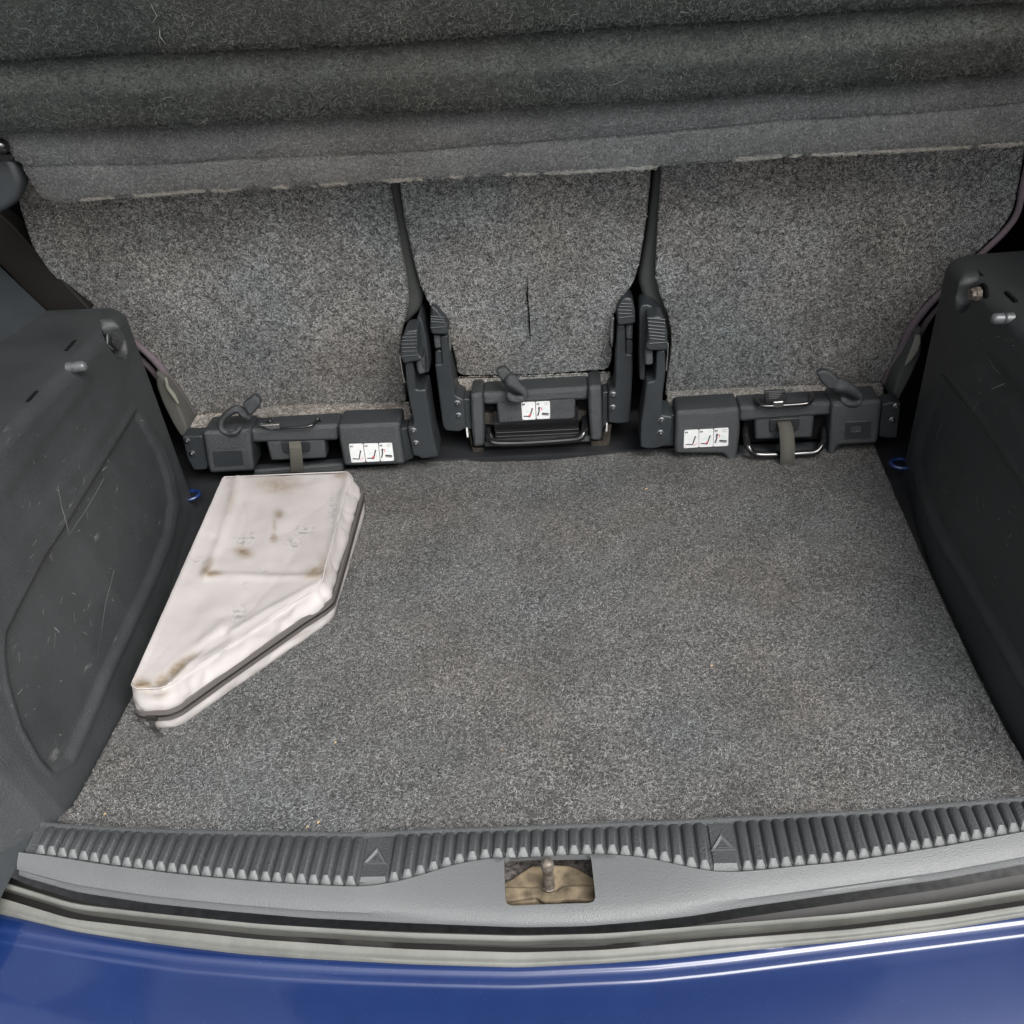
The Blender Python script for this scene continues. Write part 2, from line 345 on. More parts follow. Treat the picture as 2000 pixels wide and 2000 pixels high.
def fibres(name, P, N, L, W, mat, parent, lift=.0012, curl=.5, bias=None):
    """short curved ribbons lying on a surface, one mesh, kind=stuff"""
    K = len(P); T = rng.normal(size=(K, 3))
    if bias is not None: T += np.array(bias)
    T -= N * (T * N).sum(1)[:, None]; T /= np.linalg.norm(T, axis=1)[:, None]; B = np.cross(N, T)
    Ls = L * rng.uniform(.5, 1.4, K)[:, None]; Ws = W * rng.uniform(.6, 1.3, K)[:, None]
    c = rng.normal(0, curl, K)[:, None] * Ls; h = rng.uniform(.2, 1, (K, 1)) * lift
    p0 = P - T * Ls / 2 + N * .0001; p1 = P + B * c * .5 + N * h; p2 = P + T * Ls / 2 + N * (.0002 + h * .5)
    V = np.stack([p0 - B * Ws * .35, p0 + B * Ws * .35, p1 - B * Ws * .5, p1 + B * Ws * .5, p2 - B * Ws * .25, p2 + B * Ws * .25], 1).reshape(-1, 3)
    base = (np.arange(K) * 6)[:, None]
    Fq = np.concatenate([base + np.array([0, 1, 3, 2]), base + np.array([2, 3, 5, 4])], 1).reshape(-1)
    me = bpy.data.meshes.new(name); nf = K * 2
    me.vertices.add(K * 6); me.vertices.foreach_set('co', V.astype(np.float32).ravel())
    me.loops.add(nf * 4); me.loops.foreach_set('vertex_index', Fq.astype(np.int32))
    me.polygons.add(nf); me.polygons.foreach_set('loop_start', (np.arange(nf) * 4).astype(np.int32))
    me.update(calc_edges=True)
    at = me.attributes.new('tone', 'FLOAT', 'POINT'); at.data.foreach_set('value', np.repeat(rng.uniform(0, 1, K) ** 1.3, 6).astype(np.float32))
    me.materials.append(MAT[mat]); o = link(name, me, parent); o['kind'] = 'stuff'
    return o
def ycurve(px, z):
    w_ = np.array([onax(p, 2, z) for p in px]); w_ = w_[np.argsort(w_[:, 0])]
    xs, ys = w_[:, 0], w_[:, 1]
    k0 = (ys[2] - ys[0]) / (xs[2] - xs[0]); k1 = (ys[-1] - ys[-3]) / (xs[-1] - xs[-3])
    xs = np.concatenate([[xs[0] - 1], xs, [xs[-1] + 1]]); ys = np.concatenate([[ys[0] - k0], ys, [ys[-1] + k1]])
    def f(x):
        # light smoothing of the traced line
        return (np.interp(x - .012, xs, ys) + np.interp(x, xs, ys) * 2 + np.interp(x + .012, xs, ys)) / 4
    return f

# ================================================================== SETTING
XL, XR = -.56, .44
g = MB(); box(g, (-60, -60, -.75), (60, 60, -.65), 'asphalt'); tag(g.build('ground', smooth=0), kind='structure')
g = MB(); box(g, (-.95, .715, -.06), (.85, 1.60, -.012), 'darkplastic')
box(g, (-.30, 1.43, -.011), (.20, 1.56, .004), 'darkplastic')
tag(g.build('boot_floor', smooth=0), kind='structure')
g = MB()   # dark shell of the cabin round the boot: far wall, sides, roof
box(g, (-.98, 2.2, -.05), (.86, 2.25, 1.0), 'black'); box(g, (-.98, 1.60, -.06), (.86, 2.2, -.01), 'black')
box(g, (-.98, .66, -.06), (-.93, 2.2, 1.0), 'black'); box(g, (.81, .66, -.06), (.86, 2.2, 1.0), 'black')
box(g, (-.98, .95, 1.0), (.86, 2.25, 1.04), 'black')
tag(g.build('cabin_shell', smooth=0), kind='structure')

# open tailgate overhead, hinged on the roof edge
tg = thing('tailgate', 'blue tailgate swung open above the boot', 'tailgate')
g = MB(); rows = []
for x in np.linspace(-.66, .56, 24):
    e = 1 - .25 * abs((x + .05) / .61) ** 6
    rows.append([np.array([x, .97 - .74 * t * e, 1.06 + .86 * t + .04 * math.sin(math.pi * t)]) for t in np.linspace(0, 1, 14)])
grid(g, rows, 'paint'); o = g.build('outer_skin', tg, 60)
g = MB(); grid(g, [[p - np.array([0, 0, .03]) for p in r] for r in rows], 'ledge'); g.build('inner_trim', tg, 60)

# ================================================================== CARPET
A_px = [(74, 1603), (130, 1609), (326, 1618), (699, 1625), (807, 1619), (1014, 1612), (1221, 1604), (1400, 1596), (1517, 1590), (1735, 1578), (2000, 1554)]
B_px = [(54, 1659), (109, 1666), (217, 1683), (362, 1701), (507, 1714), (600, 1720), (703, 1724), (766, 1717), (832, 1699), (890, 1680), (952, 1669), (1055, 1666), (1180, 1660), (1262, 1667), (1325, 1682), (1400, 1696), (1460, 1694), (1517, 1688), (1662, 1674), (1843, 1645), (2000, 1616)]
C_px = [(0, 1690), (29, 1706), (145, 1739), (290, 1761), (435, 1776), (600, 1790), (807, 1800), (1014, 1808), (1138, 1806), (1262, 1796), (1350, 1786), (1445, 1770), (1662, 1739), (1843, 1714), (2000, 1685)]
D_px = [(0, 1717), (145, 1761), (290, 1779), (507, 1801), (699, 1812), (807, 1817), (1014, 1823), (1180, 1819), (1300, 1811), (1400, 1803), (1481, 1797), (1662, 1780), (1843, 1757), (2000, 1732)]
E_px = [(0, 1733), (145, 1777), (290, 1793), (507, 1815), (699, 1828), (807, 1834), (1014, 1840), (1180, 1835), (1400, 1815), (1662, 1795), (1843, 1773), (2000, 1748)]
G_px = [(0, 1781), (145, 1815), (290, 1837), (471, 1859), (600, 1868), (699, 1873), (807, 1879), (1014, 1885), (1180, 1877), (1300, 1868), (1445, 1853), (1662, 1833), (1843, 1812), (2000, 1786)]
H_px = [(0, 1813), (181, 1844), (362, 1870), (540, 1884), (699, 1892), (850, 1897), (1014, 1900), (1262, 1889), (1400, 1875), (1662, 1842), (2000, 1799)]
yA, yB, yC = ycurve(A_px, .012), ycurve(B_px, .012), ycurve(C_px, -.002)
yD, yE, yG, yH = ycurve(D_px, -.012), ycurve(E_px, -.016), ycurve(G_px, -.024), ycurve(H_px, -.028)

carpet = thing('boot_carpet', 'speckled charcoal grey carpet lying flat on the boot floor under the white bag', 'carpet')
rear = [(-.52, 1.40), (-.40, 1.42), (-.27, 1.432), (-.245, 1.436), (-.222, 1.447), (-.205, 1.447), (-.19, 1.43), (-.17, 1.424), (-.07, 1.418), (.03, 1.428), (.10, 1.436), (.22, 1.44), (.30, 1.435), (.449, 1.42)]
rightedge = [(.449, 1.414), (.441, 1.25), (.438, 1.169), (.433, 1.02), (.430, .892), (.430, .80), (.437, .70)]
near = [(x, yA(x) + .003) for x in np.linspace(.437, -.578, 24)]
leftedge = [(-.578, .712), (-.564, .73), (-.559, .893), (-.556, 1.1), (-.553, 1.3)]
cpoly = rear + rightedge + near[1:-1] + leftedge
g = MB(); plate(g, [cpoly], (0, 0, .0), XV, YV, .006, .0015, 'carpet')
g.build('pile_backing', carpet)
NC = 330000
P2 = np.stack([rng.uniform(-.565, .455, NC), rng.uniform(.66, 1.46, NC)], 1)
jit = P2 + rng.normal(0, .0015, P2.shape); P2 = P2[inpoly(P2, cpoly)]; P2 = P2[segdist(P2, cpoly) > rng.uniform(.0005, .0025, len(P2))]
P3 = np.concatenate([P2, np.zeros((len(P2), 1))], 1)
fibres('carpet_fibres', P3, np.tile([0, 0, 1.], (len(P3), 1)),   .0035, .00044, 'carpetf', carpet, .0012, .5, bias=(.5, 0, 0))

# ================================================================== SILL
sill = thing('sill_trim', 'grey plastic loading sill with ribbed scuff strip and latch opening', 'sill')
xl = onax((66, 1640), 2, .012)[0]; xpl = onax((29, 1690), 2, .008)[0]; xs = np.linspace(xl - .008, .62, 130)
def prof(x, arr): return [np.array([x, y, z]) for y, z in arr]
rows = []
for x in xs:
    a, b_ = yA(x), yB(x)
    rows.append(prof(x, [(a + .003, -.012), (a + .002, .007), (a + .0008, .0105), (a - .0022, .0105), (a - .0034, .009), (a - .0045, .006),
                         (b_ + .004, .006), (b_ + .001, .0035), (b_ - .001, .0035), (b_ - .002, .006)]))
g = MB(); grid(g, rows, 'sillrib'); g.build('ribbed_strip', sill, 60)
# grey pad with a real opening
rows = []
for x in np.linspace(xpl, .62, 160):
    b_, c_ = yB(x), yC(x)
    ar = [(b_ - .0015, .004), (b_ - .0022, .010), (b_ - .005, .0125)]
    for t in np.linspace(.1, .84, 9): ar.append((b_ - .005 + (c_ - b_ + .005) * t, .0125 - .009 * t - .006 * t ** 4))
    ar += [(c_ + .0042, -.0018), (c_ + .0020, -.0045), (c_ + .0016, -.0068), (c_ + .008, -.0105), (c_ + .022, -.017)]
    rows.append(prof(x, ar))
g = MB(); grid(g, rows, 'sill'); pad = g.build('sill_pad', sill, 60)
hole_px = [(985, 1676), (1154, 1673), (1164, 1758), (987, 1764)]
hp = [(p[0], p[1]) for p in (onax(q, 2, .008) for q in hole_px)]
cb = MB(); plate(cb, [roundpoly(hp, .007, 5)], (0, 0, .06), XV, YV, .08, .0001, 'sill'); cut = cb.build('cutter')
so_ = pad.modifiers.new('s', 'SOLIDIFY'); so_.thickness = .0025; so_.offset = 1 if pad.data.polygons[2000].normal.z < 0 else -1
bo = pad.modifiers.new('b', 'BOOLEAN'); bo.object = cut; bo.operation = 'DIFFERENCE'; bo.solver = 'EXACT'
bpy.context.view_layer.update(); dg = bpy.context.evaluated_depsgraph_get()
me = bpy.data.meshes.new_from_object(pad.evaluated_get(dg)); pad.modifiers.clear(); pad.data = me
me.polygons.foreach_set('use_smooth', [True] * len(me.polygons)); me.set_sharp_from_angle(angle=math.radians(50))
bpy.data.objects.remove(cut)
# ribs, each a hipped ridge of its own
pl_px = [zc(600, 1500, 2.415, [(275, 300), (400, 300), (375, 520), (245, 525)]), zc(1300, 1500, 2.76, [(225, 275), (350, 268), (400, 525), (250, 528)])]
spans = []
for q in pl_px:
    w_ = [onax(p, 2, .012)[0] for p in q]; spans.append(((w_[0] + w_[3]) / 2, (w_[1] + w_[2]) / 2))
pitch = .0122
def ribs_between(x0, x1):
    nn = max(1, round((x1 - x0) / pitch)); pp = (x1 - x0) / nn
    return [x0 + pp * (i + .5) for i in range(nn)]
xs_r = ribs_between(xl + .004, spans[0][0] - .002) + ribs_between(spans[0][1] + .001, spans[1][0] - .001) + ribs_between(spans[1][1] + .002, .60)
for x in xs_r:
    a, b_ = yA(x) - .006, yB(x) + .0015; hz = .0065; jx = random.uniform(-.0002, .0002)
    g = MB(); w1, w2, w3 = .0056, .0044, .0022; z0, z1, z2 = .006, .0095, .0118
    secs = [(b_, w1, [z0, z0 - .001, z0 - .001]), (b_ + .0058, w1, [z0 + .0005, z1, z2]), (a - .001, w1, [z0, z1, z2]), (a + .002, w1, [z0, z0 + .002, z1])]
    rws = []
    for k, (y, w_, zz) in enumerate(secs):
        s_ = 1.0
        sp_ = [-w1, -w2, -w3, w3, w2, w1] if k else [-w1, -w1 * .98, -w1 * .94, w1 * .94, w1 * .98, w1]
        rws.append([np.array([x + jx + dx, y, z]) for dx, z in zip(sp_, [z0, zz[1], zz[2], zz[2], zz[1], z0])])
    grid(g, rws, 'sillrib'); g.m[2] = g.mi('sill'); g.build('rib', sill, 42)  # front facet takes the paler pad colour, standing in for skylight
for q, (x0, x1) in zip(pl_px, spans):
    g = MB(); xm = (x0 + x1) / 2; a, b_ = yA(xm) - .006, yB(xm) + .001
    pts = [(x0 + .0015, a), (x1 - .0015, a), (x1 - .0015, b_ + .006), (x0 + .0015, b_ + .006)]
    mbp = [(x0 + .0015, a, .0085), (x1 - .0015, a, .0085), (x1 - .0015, b_ + .007, .0085), (x0 + .0015, b_ + .007, .0085), (x1 - .0005, b_, .0045), (x0 + .0005, b_, .0045)]
    g.add(mbp, [(3, 2, 1, 0)], 'sillrib'); g.add(mbp, [(5, 4, 2, 3)], 'sill')  # near ramp in the paler pad colour to read as lit
    pl = g.build('marker_plate', sill, 20)
    g = MB(); cy = (a + b_) / 2 + .002
    T = [np.array([xm - .0125, cy - .0075, .0086]), np.array([xm + .0125, cy - .0075, .0086]), np.array([xm, cy + .0125, .0086])]; cn = (T[0] + T[1] + T[2]) / 3
    for k in range(3):     # raised outline with sloping flanks, butted at the corners; lit flanks painted paler
        o0, o1 = T[k], T[(k + 1) % 3]; m0, m1 = cn + (o0 - cn) * .84 + ZV * .0022, cn + (o1 - cn) * .84 + ZV * .0022; i0, i1 = cn + (o0 - cn) * .56, cn + (o1 - cn) * .56
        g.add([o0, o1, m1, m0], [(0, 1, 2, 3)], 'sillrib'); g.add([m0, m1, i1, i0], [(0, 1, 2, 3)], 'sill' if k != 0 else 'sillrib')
    g.add([T[0] * .0 + cn + (T[0] - cn) * .50 + ZV * .0003, cn + (T[1] - cn) * .50 + ZV * .0003, cn + (T[1] - cn) * .30 + ZV * .0016 + YV * -.0012, cn + (T[0] - cn) * .30 + ZV * .0016 + YV * -.0012], [(0, 1, 2, 3)], 'sill')  # pale bar painted in as the triangle's highlight
    g.build('triangle_mark', pl, 0)
# latch well under the opening
well = thing('latch_well', 'dusty tan metal pocket seen through the opening in the sill pad', 'latch pocket')
hx0, hx1 = hp[0][0] - .01, hp[1][0] + .012; hy0, hy1 = hp[2][1] + .001, hp[0][1] + .03
g = MB(); R_ = []
for i in range(30):
    r_ = []
    for j in range(40):
        u, v = j / 39, i / 29; x = hx0 + (hx1 - hx0) * u; y = hy0 + (hy1 - hy0) * v
        z = -.030 - .004 * math.cos((u - .5) * 7) + .008 * math.exp(-((u - .5) / .16) ** 2) * math.exp(-((v - .25) / .2) ** 2) + .003 * (1 if v < .33 else 0) + .0015 * noise.noise(Vector((x * 60, y * 60, 0)))
        r_.append(np.array([x, y, z]))
    R_.append(r_)
grid(g, R_, 'grime'); g.build('pocket_floor', well, 60)
arch = zc(960, 1640, 8.05, [(150, 690), (300, 620), (480, 500), (640, 400), (800, 395), (1000, 390), (1200, 395), (1350, 440), (1480, 520), (1660, 620), (1690, 1000), (1130, 920), (980, 980), (860, 980), (760, 945), (640, 980), (150, 1010)])
aw = [tuple(onax(q, 2, -.018)[:2]) for q in arch]
g = MB(); plate(g, [roundpoly(aw, .002)], (0, 0, -.018), XV, YV, .008, .002, 'tan'); 
g2p = zc(960, 1640, 8.05, [(190, 735), (760, 740), (800, 800), (1030, 800), (1100, 720), (1640, 700), (1660, 960), (1150, 930), (980, 970), (800, 960), (700, 890), (200, 970)])
plate(g, [roundpoly([tuple(onax(q, 2, -.014)[:2]) for q in g2p], .003)], (0, 0, -.014), XV, YV, .006, .002, 'tan')
g.build('tan_plate', well, 50)
pb = onax((1073, 1737), 2, -.014)
g = MB(); lathe(g, pb, (0, .06, 1), [(-.02, .0046), (0, .0046), (.004, .0062), (.0045, .0055), (.012, .0055), (.019, .0052), (.026, .005), (.027, .0058), (.030, .0064), (.034, .0066), (.037, .0058), (.039, .0045), (.040, .001)], 'pin', 18)
g.build('striker_pin', well, 50)

# ================================================================== SEAL + BUMPER
seal = thing('door_seal', 'weathered grey rubber seal with twin lips curving between the sill and blue bumper', 'seal')
X = np.linspace(-.72, .66, 120)
g = MB(); rows = []
for x in X:
    c_, d, e = yC(x), yD(x), yE(x)
    ar = [(d + .0016, -.036), (d + .0010, -.022), (d, -.0150), (d - .0014, -.0125)]
    ar += [((d + e) / 2, -.0115), (e + .0012, -.013), (e, -.0155), (e + .003, -.020), (e + .010, -.030)]
    rows.append(prof(x, ar))
grid(g, rows, 'rubber'); g.build('inner_lip', seal, 60)
g = MB(); rows = []
for x in X:
    e, q = yE(x), yG(x); f_ = e - .0078
    ar = [(f_ + .0012, -.036), (f_ + .0002, -.024), (f_ - .001, -.0190)]
    for t in np.linspace(.08, 1, 8): ar.append((f_ + (q - f_) * t, -.0185 - .0045 * t - .0014 * (1 - math.cos(t * 2 * math.pi)) * .5))
    ar += [(q - .0008, -.026), (q, -.032)]
    rows.append(prof(x, ar))
grid(g, rows, 'rubber'); g.build('outer_lip', seal, 60)
g = MB(); rows = [prof(x, [(yC(x) + .006, -.028), (yC(x) - .001, -.034), (yD(x) + .001, -.0345), (yE(x) - .009, -.035)]) for x in X]
grid(g, rows, 'rubberdk'); g.build('seal_channel', seal, 60)

bump = thing('rear_bumper', 'glossy royal blue painted bumper along the bottom edge below the seal', 'bumper')
g = MB(); rows = []
for x in np.linspace(-.85, .8, 150):
    q, h = yG(x), yH(x); crown = .03 * (x + .06) ** 2
    ar = [(q + .006, -.034), (q + .001, -.028), (q - .001, -.0265), (h + .003, -.0268), (h + .0006, -.0271), (h - .0004, -.0276), (h - .0013, -.0288), (h - .0024, -.0296), (h - .0060, -.0304), (h - .0100, -.0311), (h - .0108, -.0314), (h - .0116, -.0321), (h - .0128, -.0326), (h - .0145, -.0329)]
    for t in np.linspace(.06, 1, 22):
        ar.append((h - .0145 - .16 * t, -.0330 - .014 * t - .035 * t ** 3 - crown * t))
    y_ = h - .1745; z_ = ar[-1][1]
    for t in np.linspace(.1, 1, 8): ar.append((y_ - .03 * math.sin(t * math.pi / 2), z_ - .03 + .03 * math.cos(t * math.pi / 2) - .25 * t * t))
    rows.append(prof(x, ar))
grid(g, rows, 'paint'); g.build('painted_skin', bump, 50)

# ================================================================== SIDE TRIMS
def smooth01(t): t = np.clip(t, 0, 1); return t * t * (3 - 2 * t)
def trim_panel(side, thingobj, mat, inset_px, oval, basex, topx, yr=1.335, y0t=.60):
    """side wall + ledge as one moulded sheet, features pressed in"""
    ny, nprof = 300, 150; zt = .32; sgn = -1 if side == 'L' else 1
    prof_s = []   # (t along wall 0..1, z, outward offset)
    for t in np.linspace(0, 1, 105): prof_s.append(('w', t))
    for a in np.linspace(.1, 1, 12): prof_s.append(('c', a))
    for t in np.linspace(.04, 1, 30): prof_s.append(('l', t))
    ys = list(np.linspace(y0t, yr, ny)) + [('e', a) for a in np.linspace(.08, 1, 12)] + [('f', .5), ('f', 1)]
    Rc = .018; rows = []
    for yy in ys:
        ex = 0
        if isinstance(yy, tuple):
            if yy[0] == 'e': a = yy[1] * math.pi / 2; y = yr + .022 * math.sin(a); ex = .022 * (1 - math.cos(a))
            else: y = yr + .022; ex = .022 + .25 * yy[1]
        else: y = yy
        bx, tx = basex(y), topx(y); row = []
        ztop = zt - (.0 if not isinstance(yy, tuple) else 0)
        for k, t in prof_s:
            if k == 'w': x = bx + (tx - bx) * t; z = -.02 + (ztop - Rc + .02) * t
            elif k == 'c': a = t * math.pi / 2; x = tx + sgn * Rc * (1 - math.cos(a)); z = ztop - Rc + Rc * math.sin(a)
            else: x = tx + sgn * (Rc + .22 * t); z = ztop + .004 * t
            row.append(np.array([x + sgn * ex, y, z]))
        rows.append(row)
    A = np.array(rows); Pw = A.reshape(-1, 3); pp = proj(Pw)
    if inset_px is not None:
        for poly, dep, wid in inset_px:
            d = segdist(pp, poly); ins = inpoly(pp, poly); sd_ = np.where(ins, d, -d)
            disp = dep * smooth01((sd_ + wid / 2) / wid) - .0016 * np.exp(-((sd_ + wid * 1.1) / (wid * .5)) ** 2) * (dep > .0035)
            Pw = Pw + np.stack([sgn * disp, 0 * disp, 0 * disp], 1)
    if oval is not None:
        (cx, cy), rx, ry, ang, dep = oval
        c_, s_ = math.cos(ang), math.sin(ang); dx, dy = pp[:, 0] - cx, pp[:, 1] - cy
        q = np.sqrt(((dx * c_ + dy * s_) / rx) ** 2 + ((-dx * s_ + dy * c_) / ry) ** 2)
        disp = dep * smooth01((1.05 - q) / .25); wallmask = (abs(Pw[:, 0]) < 5)
        Pw = Pw + np.stack([sgn * disp, 0 * disp, 0 * disp], 1)
    A = Pw.reshape(A.shape); g = MB(); grid(g, list(A), mat); return g.build('moulded_panel', thingobj, 50)

inL = zc(0, 500, 3.22, [(860, 990), (1000, 1230), (1060, 1400), (1085, 1560)]) + zc(0, 1000, 2.76, [(900, 130), (800, 380), (600, 800), (430, 1200), (370, 1330), (280, 1385), (230, 1330), (130, 1150), (60, 920), (40, 760), (45, 650), (100, 540), (250, 250), (400, 20)]) + zc(0, 500, 3.22, [(460, 1640), (650, 1330)])
bandL = [(-400, 1130), (0, 985), (60, 905), (150, 790), (185, 740), (215, 790), (180, 860), (80, 990), (-10, 1110), (-400, 1250)]
lt = thing('side_trim', 'scuffed grey plastic wheel arch trim on the left beside the white bag', 'side trim', 'boot side trims')
trim_panel('L', lt, 'trim', [(inL, .005, 9), (bandL, .003, 30)], ((224, 660), 17, 42, -.45, .022),
           lambda y: float(np.interp(y, [.60, .64, .67, .70, .72, .9, 1.0, 1.15, 1.3, 1.4], [-.70, -.640, -.600, -.572, -.565, -.562, -.566, -.592, -.614, -.620])), lambda y: float(np.interp(y, [.60, .64, .68, .74], [-.76, -.70, -.655, -.636])), y0t=.60)
P = onpl((228, 664), (-.64, 1.31, .3), (1, 0, 0)); g = MB()
lathe(g, P + np.array([-.016, 0, 0]), (1, -.25, .1), [(0, .014), (.012, .014), (.013, .012), (.020, .012), (.021, .008), (.0215, .001)], 'bolt', 6); lathe(g, P + np.array([-.020, 0, -.004]), (1, -.1, .1), [(0, .019), (.002, .0185), (.003, .0165)], 'black', 18); g.build('belt_anchor_bolt', lt, 30)  # black disc behind the bolt stands in for shade in the recess
P = onpl((150, 717), (-.634, 1.2, .3), (1, 0, 0)); g = MB()
lathe(g, P + np.array([-.012, 0, 0]), (1, 0, .03), [(0, .0070), (.020, .0068), (.023, .006), (.025, .0035), (.0255, .001)], 'stud', 18)
lathe(g, P + np.array([-.003, 0, 0]), (1, 0, .03), [(0, .0085), (.0015, .0083), (.0028, .007)], 'trim', 18); g.build('locating_stud', lt, 40)
for c in [(137, 674), (62, 773)]:
    a = onax((c[0] - 9, c[1] + 10), 2, .3215); b_ = onax((c[0] + 9, c[1] - 10), 2, .3215); d = (b_ - a) / np.linalg.norm(b_ - a); nn = np.cross(ZV, d) * .002
    g = MB(); g.add([a - nn, b_ - nn, b_ + nn, a + nn, a - nn - ZV * .004, b_ - nn - ZV * .004, b_ + nn - ZV * .004, a + nn - ZV * .004], [(0, 1, 2, 3), (0, 1, 5, 4), (2, 3, 7, 6), (1, 2, 6, 5), (3, 0, 4, 7)], 'black'); g.build('slot', lt, 0)

inR = [(1843, 739), (1818, 800), (1796, 865), (1791, 905), (1806, 963), (1835, 1040), (1899, 1148), (2000, 1326), (2200, 1680), (2500, 1500), (2500, 1150), (2000, 956), (1897, 807)]
bandR = [(1900, 700), (2010, 850), (2300, 1200), (2300, 1120), (2010, 790), (1915, 670)]
rt = thing('side_trim', 'scuffed plastic wheel arch trim on the right with deep shade put into its colour', 'side trim', 'boot side trims')
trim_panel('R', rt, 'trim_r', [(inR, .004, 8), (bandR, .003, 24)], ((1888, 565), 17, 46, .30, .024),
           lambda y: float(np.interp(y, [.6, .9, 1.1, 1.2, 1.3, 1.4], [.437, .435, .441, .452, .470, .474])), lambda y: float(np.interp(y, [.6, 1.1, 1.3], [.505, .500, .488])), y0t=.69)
P = onpl((1958, 623), (.495, 1.1, .3), (1, 0, 0)); g = MB()
lathe(g, P + np.array([.012, 0, 0]), (-1, 0, .03), [(0, .0070), (.020, .0068), (.023, .006), (.025, .0035), (.0255, .001)], 'stud', 18)
lathe(g, P + np.array([.003, 0, 0]), (-1, 0, .03), [(0, .0085), (.0015, .0083), (.0028, .007)], 'trim', 18); g.build('locating_stud', rt, 40)
P = onpl((1892, 575), (.482, 1.3, .3), (1, 0, 0)); g = MB()
lathe(g, P + np.array([.012, 0, 0]), (-1, -.2, .1), [(0, .009), (.006, .009), (.007, .007), (.012, .007), (.0125, .001)], 'pin', 8); lathe(g, P + np.array([.017, 0, -.004]), (-1, -.1, .1), [(0, .017), (.002, .0165), (.003, .015)], 'black', 18); g.build('belt_anchor_bolt', rt, 30)  # black disc again paints the recess shade behind the bolt
a = onax((1966, 568), 2, .3235); b_ = onax((1985, 586), 2, .3235); d = (b_ - a) / np.linalg.norm(b_ - a); nn = np.cross(ZV, d) * .002
g = MB(); g.add([a - nn, b_ - nn, b_ + nn, a + nn, a - nn - ZV * .004, b_ - nn - ZV * .004, b_ + nn - ZV * .004, a + nn - ZV * .004], [(0, 1, 2, 3), (0, 1, 5, 4), (2, 3, 7, 6), (1, 2, 6, 5), (3, 0, 4, 7)], 'black'); g.build('slot', rt, 0)
g = MB(); rows = []
for i, y in enumerate(np.linspace(.735, .56, 24)):
    t = i / 23; r_ = []
    for j, v in enumerate(np.linspace(0, 1, 22)):
        x = xl - .0085 - .004 * t - (.16 * v ** 1.3); z = -.004 + .012 * (1 - t) + .035 * v ** 1.6 - .03 * max(0, t - .75) * 4 * (t > .75) * (1 - t * .5)
        r_.append(np.array([x, y, z]))
    rows.append(r_)
grid(g, rows, 'ledge'); g.build('corner_cover', lt, 60)
# scratches: thin raised pale burrs on the trims
def scratches(parent, wallx, sgn, segs, mat='lint'):
    g = MB()
    for pts in segs:
        W = [onpl(p, (wallx(p), 1.0, 0), (1, 0, 0)) for p in pts]
        for i in range(len(W) - 1):
            a, b_ = W[i], W[i + 1]; d = b_ - a; d /= np.linalg.norm(d) + 1e-9; nn = np.cross(XV, d) * random.uniform(.0002, .0006)
            off = np.array([-sgn * .0006, 0, 0]); g.add([a - nn + off, b_ - nn * .6 + off, b_ + nn * .6 + off, a + nn + off], [(0, 1, 2, 3)], mat)
    o = g.build('scratches', parent, 0); o['kind'] = 'stuff'; return o
MAT['scratch'] = simple('scratch_burr', (.20, .203, .20), .7)
def walk(p, ang, L, n=5, wob=.25):
    out = [p]
    for i in range(n):
        ang += random.gauss(0, wob); p = (p[0] + math.cos(ang) * L / n, p[1] + math.sin(ang) * L / n); out.append(p)
    return out
sg = [zc(0, 500, 3.22, q) for q in ([(360, 1450), (385, 1580), (410, 1660), (430, 1750)], [(640, 1350), (668, 1325)], [(650, 1400), (560, 1560), (430, 1760)], [(820, 1300), (826, 1312)], [(905, 1680), (907, 1692)])]
sg += [zc(0, 1000, 2.76, q) for q in ([(612, 312), (590, 400), (565, 500), (545, 640), (520, 800)], [(600, 470), (640, 520), (650, 580)], [(395, 540), (402, 595)], [(440, 645), (470, 660)], [(820, 440), (860, 500)], [(98, 755), (103, 810)], [(205, 935), (210, 950)], [(340, 0), (350, 60)], [(265, 235), (285, 265)], [(295, 650), (290, 740)])]
for _ in range(75):
    c = (random.uniform(10, 330), random.uniform(820, 1450))
    if c[0] > 340 - (c[1] - 850) * .33: continue
    sg.append(walk(c, random.choice([1.2, 2.0, 1.7]) + random.gauss(0, .5), random.choice([3, 4, 5, 6, 8, 14]), 4))
sgr = [zc(1600, 340, 2.76, q) for q in ([(920, 1000), (940, 1040), (980, 1080)], [(1000, 1130), (930, 1160)], [(820, 1290), (870, 1210)], [(770, 1220), (790, 1260)], [(665, 1350), (640, 1400), (638, 1430)], [(655, 1580), (665, 1560)], [(850, 1740), (858, 1790)], [(865, 1510), (870, 1480)])]
for _ in range(60):
    c = (random.uniform(1830, 1995), random.uniform(640, 1180))
    if c[0] < 1800 + (c[1] - 900) * .55: continue
    sgr.append(walk(c, random.choice([1.2, 2.0, 1.7]) + random.gauss(0, .5), random.choice([3, 4, 5, 7]), 3))
scratches(rt, lambda p: .437 + .05 * min(1, max(0, (1150 - p[1]) / 560)), 1, sgr, 'scratch')
scratches(lt, lambda p: -.598 - .02 * (1 - min(1, max(0, (p[1] - 800) / 500))) + .03 * min(1, max(0, (p[1] - 1000) / 500)), -1, sg, 'scratch')

